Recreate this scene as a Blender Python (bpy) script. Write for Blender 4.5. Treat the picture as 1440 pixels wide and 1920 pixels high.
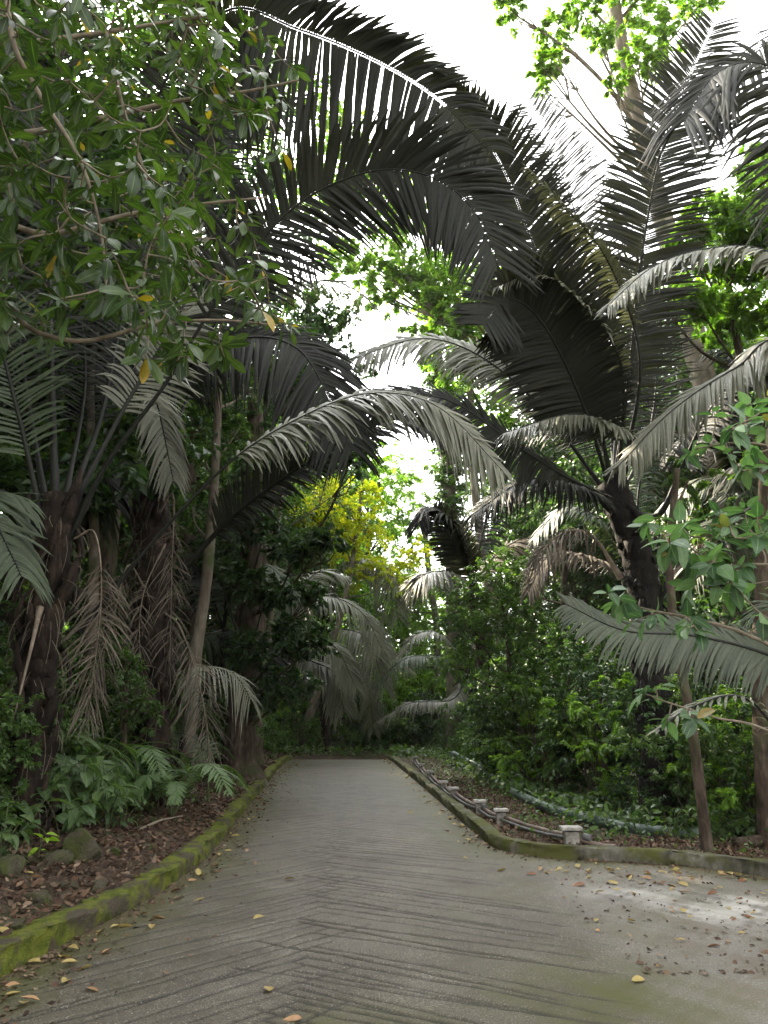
import bpy, math
import numpy as np
from mathutils import Vector

# ------------------------------------------------------------------ camera, world, sun, exposure
for o in list(bpy.data.objects): bpy.data.objects.remove(o)
SC = bpy.context.scene
COL = SC.collection
CAMZ, FPX, HORIZ = 1.6, 1400.0, 1370.0
PITCH = math.atan((HORIZ - 960) / FPX)
cam_d = bpy.data.cameras.new('camera'); cam = bpy.data.objects.new('camera', cam_d); COL.objects.link(cam)
cam_d.sensor_fit = 'VERTICAL'; cam_d.sensor_height = 36.0; cam_d.lens = 36.0 * FPX / 1920
cam_d.clip_start = 0.05; cam_d.clip_end = 3000
cam.location = (0, 0, CAMZ); cam.rotation_euler = (math.radians(90) + PITCH, 0, 0)
SC.camera = cam
SUN_EL, SUN_AZ = math.radians(43), math.radians(-38)      # azimuth from +Y towards +X
W = bpy.data.worlds.new('World'); SC.world = W; W.use_nodes = True
wn = W.node_tree; wn.nodes.clear()
sky = wn.nodes.new('ShaderNodeTexSky'); sky.sky_type = 'NISHITA'; sky.sun_disc = False
sky.sun_elevation = SUN_EL; sky.sun_rotation = SUN_AZ; sky.air_density = 1.0; sky.dust_density = 6.0; sky.ozone_density = 0.6
hsv = wn.nodes.new('ShaderNodeHueSaturation'); hsv.inputs['Saturation'].default_value = 0.0
bg = wn.nodes.new('ShaderNodeBackground'); bg.inputs[1].default_value = 0.15
wo = wn.nodes.new('ShaderNodeOutputWorld')
wn.links.new(sky.outputs[0], hsv.inputs['Color']); wn.links.new(hsv.outputs[0], bg.inputs[0]); wn.links.new(bg.outputs[0], wo.inputs[0])
sd = bpy.data.lights.new('sun', 'SUN'); sd.energy = 3.2; sd.angle = math.radians(0.6); sd.color = (1.0, 0.86, 0.62)
sun = bpy.data.objects.new('sun', sd); COL.objects.link(sun)
sv = Vector((math.sin(SUN_AZ) * math.cos(SUN_EL), math.cos(SUN_AZ) * math.cos(SUN_EL), math.sin(SUN_EL)))
sun.rotation_euler = sv.to_track_quat('Z', 'Y').to_euler(); sun.location = (0, 0, 30)
SC.view_settings.view_transform = 'Standard'; SC.view_settings.look = 'None'
SC.view_settings.exposure = 2.85; SC.view_settings.gamma = 1
SC.render.engine = 'CYCLES'
SC.cycles.max_bounces = 8; SC.cycles.diffuse_bounces = 4; SC.cycles.transmission_bounces = 4; SC.cycles.volume_bounces = 0

rng = np.random.default_rng(11)
UP = np.array([0, 0, 1.0])
CAM = np.array([0, 0, CAMZ])

# ------------------------------------------------------------------ small maths
def norm(v): return v / np.maximum(np.linalg.norm(v, axis=-1, keepdims=True), 1e-9)
def at(px, py, Y):
    v = 960 - py; c, s = math.cos(PITCH), math.sin(PITCH)
    k = Y / (FPX * c - v * s)
    return np.array([k * (px - 720), Y, CAMZ + k * (FPX * s + v * c)])
def road_z(y):
    y = np.asarray(y, float)
    return 0.025 * (y - np.logaddexp(0, (y - 26.8) / 0.8) * 2.1)
def wob(x, y, s=1.0, seed=0.0):
    return (np.sin(x * 1.7 * s + seed) * np.cos(y * 1.3 * s + 2 * seed) + 0.5 * np.sin(x * 3.9 * s + y * 2.7 * s + seed * 3)
            + 0.28 * np.sin(x * 8.3 * s - y * 7.1 * s + seed) + 0.16 * np.sin(x * 17.1 * s + y * 15.3 * s)) / 1.6
def catmull(P, n):
    P = np.asarray(P, float); P = np.vstack([2 * P[0] - P[1], P, 2 * P[-1] - P[-2]])
    segs = len(P) - 3; out = []
    for t in np.linspace(0, segs - 1e-6, n):
        i = int(t); u = t - i; a, b, c, d = P[i:i + 4]
        out.append(.5 * ((2 * b) + (-a + c) * u + (2 * a - 5 * b + 4 * c - d) * u * u + (-a + 3 * b - 3 * c + d) * u ** 3))
    out = np.array(out)
    # resample evenly
    L = np.r_[0, np.cumsum(np.linalg.norm(np.diff(out, axis=0), axis=1))]
    q = np.linspace(0, L[-1], n)
    return np.stack([np.interp(q, L, out[:, k]) for k in range(out.shape[1])], 1)

# ------------------------------------------------------------------ geometry collector
class Geo:
    def __init__(s): s.V = []; s.F = []; s.A = []; s.n = 0
    def add(s, V, F, m=0, a=None):
        V = np.asarray(V, float).reshape(-1, 3); F = np.asarray(F, int)
        s.V.append(V); s.F.append((F + s.n, m)); s.n += len(V)
        s.A.append(np.zeros(len(V)) if a is None else np.asarray(a, float).ravel())
    def build(s, name, mats, parent=None, origin=(0, 0, 0), smooth=True):
        V = np.vstack(s.V) - np.asarray(origin, float)
        me = bpy.data.meshes.new(name)
        loops = []; tot = []; mi = []
        for F, m in s.F:
            loops.append(F.ravel()); tot.append(np.full(len(F), F.shape[1])); mi.append(np.full(len(F), m))
        loops = np.concatenate(loops); tot = np.concatenate(tot); mi = np.concatenate(mi)
        me.vertices.add(len(V)); me.vertices.foreach_set('co', V.astype(np.float32).ravel())
        me.loops.add(len(loops)); me.loops.foreach_set('vertex_index', loops.astype(np.int32))
        me.polygons.add(len(tot)); me.polygons.foreach_set('loop_start', np.r_[0, np.cumsum(tot)[:-1]].astype(np.int32))
        me.polygons.foreach_set('loop_total', tot.astype(np.int32)); me.polygons.foreach_set('material_index', mi.astype(np.int32))
        me.polygons.foreach_set('use_smooth', np.full(len(tot), smooth))
        A = np.concatenate(s.A)
        if A.any():
            at_ = me.attributes.new('vein', 'FLOAT', 'POINT'); at_.data.foreach_set('value', A.astype(np.float32))
        me.update(calc_edges=True)
        for m in (mats if isinstance(mats, (list, tuple)) else [mats]): me.materials.append(m)
        o = bpy.data.objects.new(name, me); COL.objects.link(o)
        if parent is not None: o.parent = parent
        else: o.location = origin
        return o
def tag(o, label=None, cat=None, group=None, kind=None):
    if label: o['label'] = label
    if cat: o['category'] = cat
    if group: o['group'] = group
    if kind: o['kind'] = kind
    return o
def empty(name, loc, label=None, cat=None, group=None):
    o = bpy.data.objects.new(name, None); COL.objects.link(o); o.location = [float(q) for q in loc]; o.empty_display_size = .2
    return tag(o, label, cat, group)
def copy_tree(o, parent=None):
    c = o.copy(); COL.objects.link(c)
    if parent is not None: c.parent = parent
    for ch in [q for q in bpy.data.objects if q.parent == o]: copy_tree(ch, c)
    return c

def tube(g, P, r, seg=8, m=0, rough=0.0, seed=0.0, cap=True):
    P = np.asarray(P, float); n = len(P); r = np.broadcast_to(np.asarray(r, float), (n,))
    T = norm(np.gradient(P, axis=0))
    ref = np.array([0.31, 0.12, 0.94]); ref = ref if abs(T[0] @ ref) < .9 else np.array([1., .1, 0])
    B = [norm(np.cross(T[0], ref))]
    for i in range(1, n): b = B[-1] - T[i] * (B[-1] @ T[i]); B.append(norm(b))
    B = np.array(B); N = np.cross(T, B)
    a = np.linspace(0, 2 * np.pi, seg, endpoint=False)
    R = r[:, None] * np.ones(seg)
    if rough > 0:
        L = np.r_[0, np.cumsum(np.linalg.norm(np.diff(P, axis=0), axis=1))][:, None]
        R = R * (1 + rough * (np.sin(3 * a + L * 5 + seed) * .5 + np.sin(7 * a - L * 13 + seed * 2) * .35 + np.sin(L * 31 + 2 * a) * .4))
    V = P[:, None] + R[..., None] * (np.cos(a)[None, :, None] * B[:, None] + np.sin(a)[None, :, None] * N[:, None])
    i, j = np.meshgrid(np.arange(n - 1), np.arange(seg), indexing='ij'); j2 = (j + 1) % seg
    F = np.stack([i * seg + j, i * seg + j2, (i + 1) * seg + j2, (i + 1) * seg + j], -1).reshape(-1, 4)
    g.add(V, F, m)
    if cap:
        for e in (0, n - 1):
            k = g.n; g.add(np.vstack([V[e], P[e]]), [[j, (j + 1) % seg, seg] for j in range(seg)], m)

PROF = {'ovate': lambda t: np.sin(np.pi * np.clip(t, 0, 1) ** .75) ** .8,
        'obovate': lambda t: np.sin(np.pi * np.clip(t, 0, 1) ** 1.35) ** .75,
        'lance': lambda t: np.sin(np.pi * np.clip(t, 0, 1) ** .8) ** 1.2}
def leaves(g, pos, d, nrm, L, Wd, rows=5, fold=.22, curl=.3, prof='ovate', m=0, stalk=.12):
    """folded, curling leaves; pos, d, nrm (N,3); L, Wd (N,)"""
    N = len(pos); d = norm(d); side = norm(np.cross(d, nrm)); nrm = np.cross(side, d)
    L = np.broadcast_to(L, (N,)); Wd = np.broadcast_to(Wd, (N,))
    curl = np.broadcast_to(curl, (N,))
    t = np.linspace(0, 1, rows); w = PROF[prof](t) + .03
    c = pos[:, None] + (d * (L * stalk)[:, None])[:, None] + d[:, None] * (L[:, None] * t)[..., None] - nrm[:, None] * (curl[:, None] * L[:, None] * t ** 2)[..., None]
    hw = (Wd[:, None] * w / 2)[..., None]
    Lf = c - side[:, None] * hw + nrm[:, None] * hw * fold; Rt = c + side[:, None] * hw + nrm[:, None] * hw * fold
    V = np.stack([Lf, c, Rt], 2)      # N, rows, 3, 3
    base = (np.arange(N) * rows * 3)[:, None, None]; r = (np.arange(rows - 1) * 3)[None, :, None]
    q = np.concatenate([np.stack([base + r, base + r + 1, base + r + 4, base + r + 3], -1).reshape(-1, 4),
                        np.stack([base + r + 1, base + r + 2, base + r + 5, base + r + 4], -1).reshape(-1, 4)])
    a = np.zeros((N, rows, 3)); a[:, :, 1] = 1
    g.add(V, q, m, a)
def leaflets2(g, pos, d, nrm, L, Wd, m=0, fold=.25):
    """cheap far leaf: rhombus folded on its midrib"""
    N = len(pos); d = norm(d); side = norm(np.cross(d, nrm)); nrm = np.cross(side, d)
    L = np.broadcast_to(L, (N,))[:, None]; Wd = np.broadcast_to(Wd, (N,))[:, None]
    mid = pos + d * L * .45
    V = np.stack([pos, mid - side * Wd / 2 + nrm * Wd * fold, pos + d * L - nrm * L * .15, mid + side * Wd / 2 + nrm * Wd * fold], 1)
    b = (np.arange(N) * 4)[:, None]
    g.add(V, np.vstack([b + [0, 1, 2], b + [0, 2, 3]]), m)
def rand_dir(n, zs=1.0, r=rng):
    v = r.normal(size=(n, 3)); v[:, 2] *= zs; return norm(v)
def clump(g, c, R, n, size, m=0, asp=.45, near=False, tilt=.5, hang=.25, r=rng):
    """n leaves through an ellipsoid, gathered in sprays so the outline is uneven"""
    c = np.asarray(c, float); R = np.broadcast_to(np.asarray(R, float), (3,))
    ns = max(3, n // 26)
    sc = rand_dir(ns) * (r.random((ns, 1)) ** .42) * (.75 + .35 * r.random((ns, 1)))
    sd_ = norm(sc + rand_dir(ns) * .5 + np.array([0, 0, -.1]))
    k = r.integers(0, ns, n); rel = r.random((n, 1)) - .35
    sl = np.mean(R) * .42
    pos = c + sc[k] * R + sd_[k] * rel * sl + rand_dir(n) * sl * .16
    pd = np.cross(sd_[k], UP); sgn = np.where(r.random((n, 1)) < .5, -1, 1)
    d = norm(pd * sgn + sd_[k] * .55 + rand_dir(n) * .45 + np.array([0, 0, -hang]))
    nr = norm(UP + rand_dir(n) * (tilt + .35))
    L = size * (.65 + .6 * r.random(n))
    if near: leaves(g, pos, d, nr, L, L * asp, rows=4, m=m)
    else: leaflets2(g, pos, d, nr, L, L * asp, m=m)

# ------------------------------------------------------------------ materials
def new_mat(name):
    m = bpy.data.materials.new(name); m.use_nodes = True; nt = m.node_tree; nt.nodes.clear()
    out = nt.nodes.new('ShaderNodeOutputMaterial'); return m, nt, out
def N_(nt, t, **kw):
    n = nt.nodes.new(t)
    for k, v in kw.items():
        if k in n.inputs: n.inputs[k].default_value = v
        else: setattr(n, k, v)
    return n
def ramp(nt, src, stops):
    r = nt.nodes.new('ShaderNodeValToRGB'); e = r.color_ramp.elements
    while len(e) < len(stops): e.new(.5)
    for el, (p, c) in zip(e, stops): el.position = p; el.color = (*c, 1) if len(c) == 3 else c
    nt.links.new(src, r.inputs[0]); return r.outputs[0]
def leaf_mat(name, cols, trans=.3, rough=.42, tcol=None, vein=None, spec=.5, odd=None):
    m, nt, out = new_mat(name); L = nt.links.new
    geo = nt.nodes.new('ShaderNodeNewGeometry')
    c = ramp(nt, geo.outputs['Random Per Island'], [(i / (len(cols) - 1), q) for i, q in enumerate(cols)] if not odd else
             [(i / (len(cols) - 1) * (1 - odd[1] * 1.02), q) for i, q in enumerate(cols)] + [(1 - odd[1], odd[0])])
    tc = nt.nodes.new('ShaderNodeTexCoord')
    nz = N_(nt, 'ShaderNodeTexNoise', Scale=1.1, Detail=3.0); L(tc.outputs['Object'], nz.inputs['Vector'])
    nv = nt.nodes.new('ShaderNodeMapRange'); nv.inputs[1].default_value = .3; nv.inputs[2].default_value = .7; nv.inputs[3].default_value = .72; nv.inputs[4].default_value = 1.28
    L(nz.outputs[0], nv.inputs[0])
    nz2 = N_(nt, 'ShaderNodeTexNoise', Scale=38.0, Detail=2.0); L(tc.outputs['Object'], nz2.inputs['Vector'])
    nv2 = nt.nodes.new('ShaderNodeMapRange'); nv2.inputs[1].default_value = .3; nv2.inputs[2].default_value = .7; nv2.inputs[3].default_value = .85; nv2.inputs[4].default_value = 1.15
    L(nz2.outputs[0], nv2.inputs[0])
    mu = nt.nodes.new('ShaderNodeMath'); mu.operation = 'MULTIPLY'; L(nv.outputs[0], mu.inputs[0]); L(nv2.outputs[0], mu.inputs[1])
    hs = nt.nodes.new('ShaderNodeHueSaturation'); L(c, hs.inputs['Color']); L(mu.outputs[0], hs.inputs['Value'])
    col = hs.outputs[0]
    if vein:
        av = nt.nodes.new('ShaderNodeAttribute'); av.attribute_name = 'vein'
        f = nt.nodes.new('ShaderNodeMapRange'); f.inputs[1].default_value = .86; f.inputs[2].default_value = 1.0; L(av.outputs['Fac'], f.inputs[0])
        mx = nt.nodes.new('ShaderNodeMixRGB'); mx.inputs[2].default_value = (*vein, 1); L(f.outputs[0], mx.inputs[0]); L(col, mx.inputs[1]); col = mx.outputs[0]
    p = N_(nt, 'ShaderNodeBsdfPrincipled', Roughness=rough); p.inputs['Specular IOR Level'].default_value = spec
    L(col, p.inputs['Base Color'])
    if trans > 0:
        tr = nt.nodes.new('ShaderNodeBsdfTranslucent')
        mt = nt.nodes.new('ShaderNodeMixRGB'); mt.blend_type = 'MULTIPLY'; mt.inputs[0].default_value = 1; mt.inputs[2].default_value = (*(tcol or (2.2, 2.4, .9)), 1)
        L(col, mt.inputs[1]); L(mt.outputs[0], tr.inputs[0])
        mi = nt.nodes.new('ShaderNodeMixShader'); mi.inputs[0].default_value = trans; L(p.outputs[0], mi.inputs[1]); L(tr.outputs[0], mi.inputs[2]); L(mi.outputs[0], out.inputs[0])
    else: L(p.outputs[0], out.inputs[0])
    return m
def surf_mat(name, stops, scale=6, detail=6, rough=.8, bump=.3, dist=.02, stretch=None, spec=.3, second=None):
    m, nt, out = new_mat(name); L = nt.links.new
    tc = nt.nodes.new('ShaderNodeTexCoord'); v = tc.outputs['Object']
    if stretch:
        mp = nt.nodes.new('ShaderNodeMapping'); mp.inputs['Scale'].default_value = stretch; L(v, mp.inputs[0]); v = mp.outputs[0]
    nz = N_(nt, 'ShaderNodeTexNoise', Scale=float(scale), Detail=float(detail), Roughness=.65); L(v, nz.inputs['Vector'])
    col = ramp(nt, nz.outputs[0], stops)
    if second:   # (colour, scale, lo, hi)
        n2 = N_(nt, 'ShaderNodeTexNoise', Scale=float(second[1]), Detail=5.0, Roughness=.6); L(tc.outputs['Object'], n2.inputs['Vector'])
        f = ramp(nt, n2.outputs[0], [(second[2], (0, 0, 0)), (second[3], (1, 1, 1))])
        mx = nt.nodes.new('ShaderNodeMixRGB'); mx.inputs[2].default_value = (*second[0], 1); L(f, mx.inputs[0]); L(col, mx.inputs[1]); col = mx.outputs[0]
    p = N_(nt, 'ShaderNodeBsdfPrincipled', Roughness=rough); p.inputs['Specular IOR Level'].default_value = spec
    L(col, p.inputs['Base Color'])
    if bump:
        n3 = N_(nt, 'ShaderNodeTexNoise', Scale=float(scale) * 3, Detail=6.0, Roughness=.7); L(v, n3.inputs['Vector'])
        b = nt.nodes.new('ShaderNodeBump'); b.inputs['Strength'].default_value = bump; b.inputs['Distance'].default_value = dist
        L(n3.outputs[0], b.inputs['Height']); L(b.outputs[0], p.inputs['Normal'])
    L(p.outputs[0], out.inputs[0]); return m

M = {}
M['near_leaf'] = leaf_mat('broad_leaf', [(.016, .032, .010), (.026, .052, .014), (.055, .092, .026), (.022, .044, .014)], .30, .34, (2.3, 2.6, .7), vein=(.10, .17, .05), odd=((.30, .20, .02), .012))
M['glauc_leaf'] = leaf_mat('glaucous_leaf', [(.035, .075, .035), (.06, .12, .055), (.10, .17, .085), (.12, .22, .07)], .3, .45, (1.7, 2.1, .9), vein=(.16, .26, .10), odd=((.25, .17, .05), .008))
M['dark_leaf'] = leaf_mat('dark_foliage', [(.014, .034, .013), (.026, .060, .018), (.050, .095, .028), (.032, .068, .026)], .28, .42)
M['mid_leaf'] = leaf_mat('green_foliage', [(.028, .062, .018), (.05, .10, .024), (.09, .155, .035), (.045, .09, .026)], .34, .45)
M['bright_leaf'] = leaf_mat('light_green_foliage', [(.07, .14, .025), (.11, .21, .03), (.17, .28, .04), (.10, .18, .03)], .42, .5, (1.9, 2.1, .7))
M['sunglow_leaf'] = leaf_mat('painted_sunglow_foliage', [(.24, .34, .02), (.38, .46, .03), (.55, .48, .03), (.18, .32, .025)], .58, .5, (1.7, 1.7, .6))  # sun glow of the far tree is put into this bright yellow colour
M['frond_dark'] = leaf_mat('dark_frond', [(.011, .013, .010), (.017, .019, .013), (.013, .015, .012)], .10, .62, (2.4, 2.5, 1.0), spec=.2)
M['frond_skylit'] = leaf_mat('skylit_grey_frond', [(.095, .10, .07), (.13, .135, .095), (.16, .165, .12)], .14, .5, (1.5, 1.6, .9), spec=.5)  # sky reflection on upward-facing fronds painted as pale grey
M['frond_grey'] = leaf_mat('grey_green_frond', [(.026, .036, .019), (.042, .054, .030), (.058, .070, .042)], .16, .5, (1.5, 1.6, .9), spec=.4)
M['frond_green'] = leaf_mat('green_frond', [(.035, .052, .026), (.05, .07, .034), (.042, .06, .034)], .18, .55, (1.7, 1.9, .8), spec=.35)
M['frond_dead'] = leaf_mat('dead_frond', [(.075, .062, .048), (.12, .10, .08), (.17, .145, .115), (.05, .04, .03)], .08, .8, (1, .9, .7), spec=.2)
M['midrib'] = surf_mat('dark_midrib', [(.3, (.004, .005, .004)), (.7, (.014, .015, .010))], 12, rough=.6, bump=.1)
M['midrib_green'] = surf_mat('green_midrib', [(.3, (.05, .07, .025)), (.7, (.12, .14, .06))], 12, rough=.45, bump=.1)
M['midrib_dead'] = surf_mat('dry_midrib', [(.3, (.11, .085, .06)), (.7, (.28, .23, .18))], 9, rough=.8, bump=.2)
M['palm_trunk'] = surf_mat('palm_trunk_bark', [(.3, (.007, .005, .004)), (.5, (.022, .015, .011)), (.75, (.085, .055, .038))], 7, rough=.9, bump=.8, dist=.05, stretch=(1, 1, .35))
M['black_trunk'] = surf_mat('dark_palm_bark', [(.3, (.006, .006, .006)), (.55, (.018, .015, .013)), (.8, (.05, .04, .033))], 7, rough=.85, bump=.8, dist=.05, stretch=(1, 1, .35))
M['bark'] = surf_mat('grey_bark', [(.25, (.07, .055, .04)), (.5, (.15, .125, .095)), (.75, (.27, .24, .20))], 5, rough=.9, bump=.6, dist=.03, stretch=(1, 1, .4), second=((.07, .09, .035), 2.2, .52, .66))
M['bark_brown'] = surf_mat('brown_bark', [(.3, (.018, .012, .008)), (.48, (.06, .042, .030)), (.7, (.16, .125, .095))], 9, rough=.9, bump=.7, dist=.03, stretch=(1, 1, .3), second=((.05, .065, .022), 2.0, .5, .66))
M['twig'] = surf_mat('twig_bark', [(.3, (.09, .075, .05)), (.7, (.24, .20, .15))], 14, rough=.8, bump=.3, dist=.004)
M['stem'] = surf_mat('green_stem', [(.3, (.03, .045, .018)), (.7, (.09, .10, .045))], 14, rough=.7, bump=.1)
M['rock'] = surf_mat('mossy_rock', [(.28, (.035, .030, .020)), (.5, (.08, .07, .048)), (.75, (.15, .13, .09))], 6, rough=.95, bump=1, dist=.04, second=((.055, .065, .018), 4.0, .42, .55))
M['concrete'] = surf_mat('weathered_concrete', [(.3, (.10, .095, .08)), (.5, (.24, .225, .20)), (.75, (.46, .44, .40))], 9, rough=.85, bump=.5, dist=.01)
M['pipe'] = surf_mat('brown_grey_pipe', [(.3, (.08, .058, .046)), (.55, (.16, .12, .098)), (.8, (.30, .26, .22))], 5, rough=.55, bump=.1)
M['pipe_grey'] = surf_mat('grey_pipe', [(.3, (.05, .05, .05)), (.7, (.15, .15, .145))], 6, rough=.5, bump=.1)
M['green_pipe'] = surf_mat('grey_green_pipe', [(.3, (.05, .075, .06)), (.6, (.10, .135, .11)), (.8, (.15, .19, .155))], 4, rough=.55, bump=.1)
M['dark'] = surf_mat('painted_hollow_shade', [(.3, (.004, .004, .004)), (.7, (.01, .01, .01))], 4, bump=0)  # near-black paint for the shade inside the drain pipe
for nm, cs in (('leaf_yellow', [(.26, .19, .06), (.36, .28, .10), (.28, .22, .09)]), ('leaf_brown', [(.13, .06, .03), (.20, .09, .045), (.09, .05, .03)]), ('leaf_tan', [(.28, .17, .08), (.34, .20, .10), (.27, .19, .12)])):
    M[nm] = leaf_mat(nm.replace('leaf_', 'fallen_leaf_'), cs, .12, .6, (1.2, 1.1, .7), spec=.3)
M['litter'] = leaf_mat('leaf_litter', [(.03, .018, .012), (.06, .034, .022), (.10, .058, .036), (.17, .11, .07), (.05, .032, .022), (.22, .16, .11)], .05, .75, (1, 1, 1), spec=.25)

# ------------------------------------------------------------------ kerb lines (metres)
KL = catmull([(-2.55, -6), (-2.55, -2), (-2.5, 1.5), (-2.42, 4), (-2.37, 5.23), (-2.26, 6.0), (-2.08, 7.17), (-2.0, 8.3), (-2.02, 9.6), (-2.18, 11.73), (-2.40, 14.6), (-2.64, 17.87), (-3.0, 22.72), (-3.2, 27), (-3.1, 31), (-2.1, 35), (.3, 38.6), (4, 41), (9, 42), (18, 42.5)], 420)
KR = catmull([(20, 38.7), (13, 38.6), (8, 38.0), (4.6, 36.6), (2.2, 34.6), (.7, 32.2), (.15, 30), (.2, 27), (.46, 22.72), (.75, 18.52), (.99, 14.76), (1.17, 11.73), (1.27, 10.3), (1.36, 9.72), (1.62, 9.34), (2.05, 9.07), (3.03, 8.76), (3.66, 8.28), (4.3, 7.6), (5.2, 7.0), (7.5, 6.3), (12, 5.6), (20, 5.2)], 520)
POLY = np.vstack([KL, KR, [(20, -6)]])
def pip(x, y):
    x = np.asarray(x); y = np.asarray(y); ins = np.zeros(x.shape, bool); n = len(POLY); j = n - 1
    for i in range(n):
        xi, yi = POLY[i]; xj, yj = POLY[j]; j = i
        if yi == yj: continue
        ins ^= ((yi > y) != (yj > y)) & (x < (xj - xi) * (y - yi) / (yj - yi) + xi)
    return ins
def dist_line(x, y, K):
    x = np.asarray(x, float); sh = x.shape; P = np.stack([x.ravel(), np.asarray(y, float).ravel()], 1); out = np.empty(len(P))
    for a in range(0, len(P), 20000):
        q = P[a:a + 20000]; out[a:a + 20000] = np.sqrt(((q[:, None] - K[None]) ** 2).sum(-1)).min(1)
    return out.reshape(sh)
FX0, FY0, FS = -8.0, -7.0, .1
_fx = FX0 + FS * np.arange(230); _fy = FY0 + FS * np.arange(540)
_X, _Y = np.meshgrid(_fx, _fy)
_DL = dist_line(_X, _Y, KL[::2]); _DR = dist_line(_X, _Y, KR[::2]); _D = np.minimum(_DL, _DR); _SD = np.where(pip(_X, _Y), -_D, _D)
def field(A, x, y):
    x = np.asarray(x, float); y = np.asarray(y, float)
    cx_ = np.clip(x, FX0, FX0 + FS * 228.9); cy_ = np.clip(y, FY0, FY0 + FS * 538.9)
    u = (cx_ - FX0) / FS; v = (cy_ - FY0) / FS; i = u.astype(int); j = v.astype(int); u = u - i; v = v - j
    r_ = A[j, i] * (1 - u) * (1 - v) + A[j, i + 1] * u * (1 - v) + A[j + 1, i] * (1 - u) * v + A[j + 1, i + 1] * u * v
    return r_ + np.hypot(x - cx_, y - cy_)
def inside(x, y): return field(_SD, x, y) < 0
def ground_z(x, y):
    x = np.asarray(x, float); y = np.asarray(y, float)
    sdv = field(_SD, x, y); ins = sdv < 0; dl = field(_DL, x, y); dr = field(_DR, x, y); d = np.abs(sdv); left = dl < dr
    rise = np.clip((d - .03) / .13, 0, 1)
    hl = .11 + .15 * np.clip(d, 0, 3.2) + .02 * np.clip(d - 3.2, 0, 60) + .045 * wob(x, y, 1.0, 1.) * np.clip(d * 1.5, .15, 1)
    hr = .09 + .00 * d - .075 * np.clip(d - .9, 0, 5) + .03 * wob(x, y, 1.3, 4.) * np.clip(d, .1, 1) + .03 * np.clip(d - 9, 0, 50)
    h = np.where(left, hl, hr)
    return road_z(y) + np.where(ins, -.05, -.05 + rise * (h + .05))
def gz(x, y): return float(ground_z(np.array([x]), np.array([y]))[0])

# ------------------------------------------------------------------ ground
def grid(xs, ys, zf):
    X, Y = np.meshgrid(xs, ys); Z = zf(X, Y); nx, ny = len(xs), len(ys)
    i, j = np.meshgrid(np.arange(ny - 1), np.arange(nx - 1), indexing='ij')
    F = np.stack([i * nx + j, i * nx + j + 1, (i + 1) * nx + j + 1, (i + 1) * nx + j], -1).reshape(-1, 4)
    return np.stack([X, Y, Z], -1).reshape(-1, 3), F
def sp(*seg):
    out = []
    for a, b, s in seg: out.append(np.arange(a, b, s))
    return np.concatenate(out)
g = Geo()
V, F = grid(np.r_[-600, -300, -120, -60, sp((-30, -9, .8), (-9, -3.6, .12), (-3.6, -1.6, .05), (-1.6, .0, .2), (.0, 5, .06), (5, 9, .15), (9, 30, .8)), 60, 120, 300, 600],
            np.r_[-300, -60, sp((-8, 3, .4), (3, 14, .07), (14, 30, .16), (30, 44, .25), (44, 70, 1.5)), 120, 300, 700], ground_z)
g.add(V, F)
m, nt, out = new_mat('forest_soil'); L = nt.links.new
tc = nt.nodes.new('ShaderNodeTexCoord')
n1 = N_(nt, 'ShaderNodeTexNoise', Scale=28.0, Detail=8.0, Roughness=.75); L(tc.outputs['Object'], n1.inputs['Vector'])
c1 = ramp(nt, n1.outputs[0], [(.3, (.022, .013, .008)), (.5, (.06, .036, .022)), (.64, (.12, .072, .045)), (.78, (.24, .16, .10))])
n2 = N_(nt, 'ShaderNodeTexNoise', Scale=1.2, Detail=5.0); L(tc.outputs['Object'], n2.inputs['Vector'])
f2 = ramp(nt, n2.outputs[0], [(.5, (0, 0, 0)), (.62, (1, 1, 1))])
mx = nt.nodes.new('ShaderNodeMixRGB'); mx.inputs[2].default_value = (.045, .055, .016, 1); L(f2, mx.inputs[0]); L(c1, mx.inputs[1])
p = N_(nt, 'ShaderNodeBsdfPrincipled', Roughness=.95); L(mx.outputs[0], p.inputs[0])
b = nt.nodes.new('ShaderNodeBump'); b.inputs['Strength'].default_value = .9; b.inputs['Distance'].default_value = .04; L(n1.outputs[0], b.inputs['Height']); L(b.outputs[0], p.inputs['Normal'])
L(p.outputs[0], out.inputs[0])
tag(g.build('ground', m), kind='structure')

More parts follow.
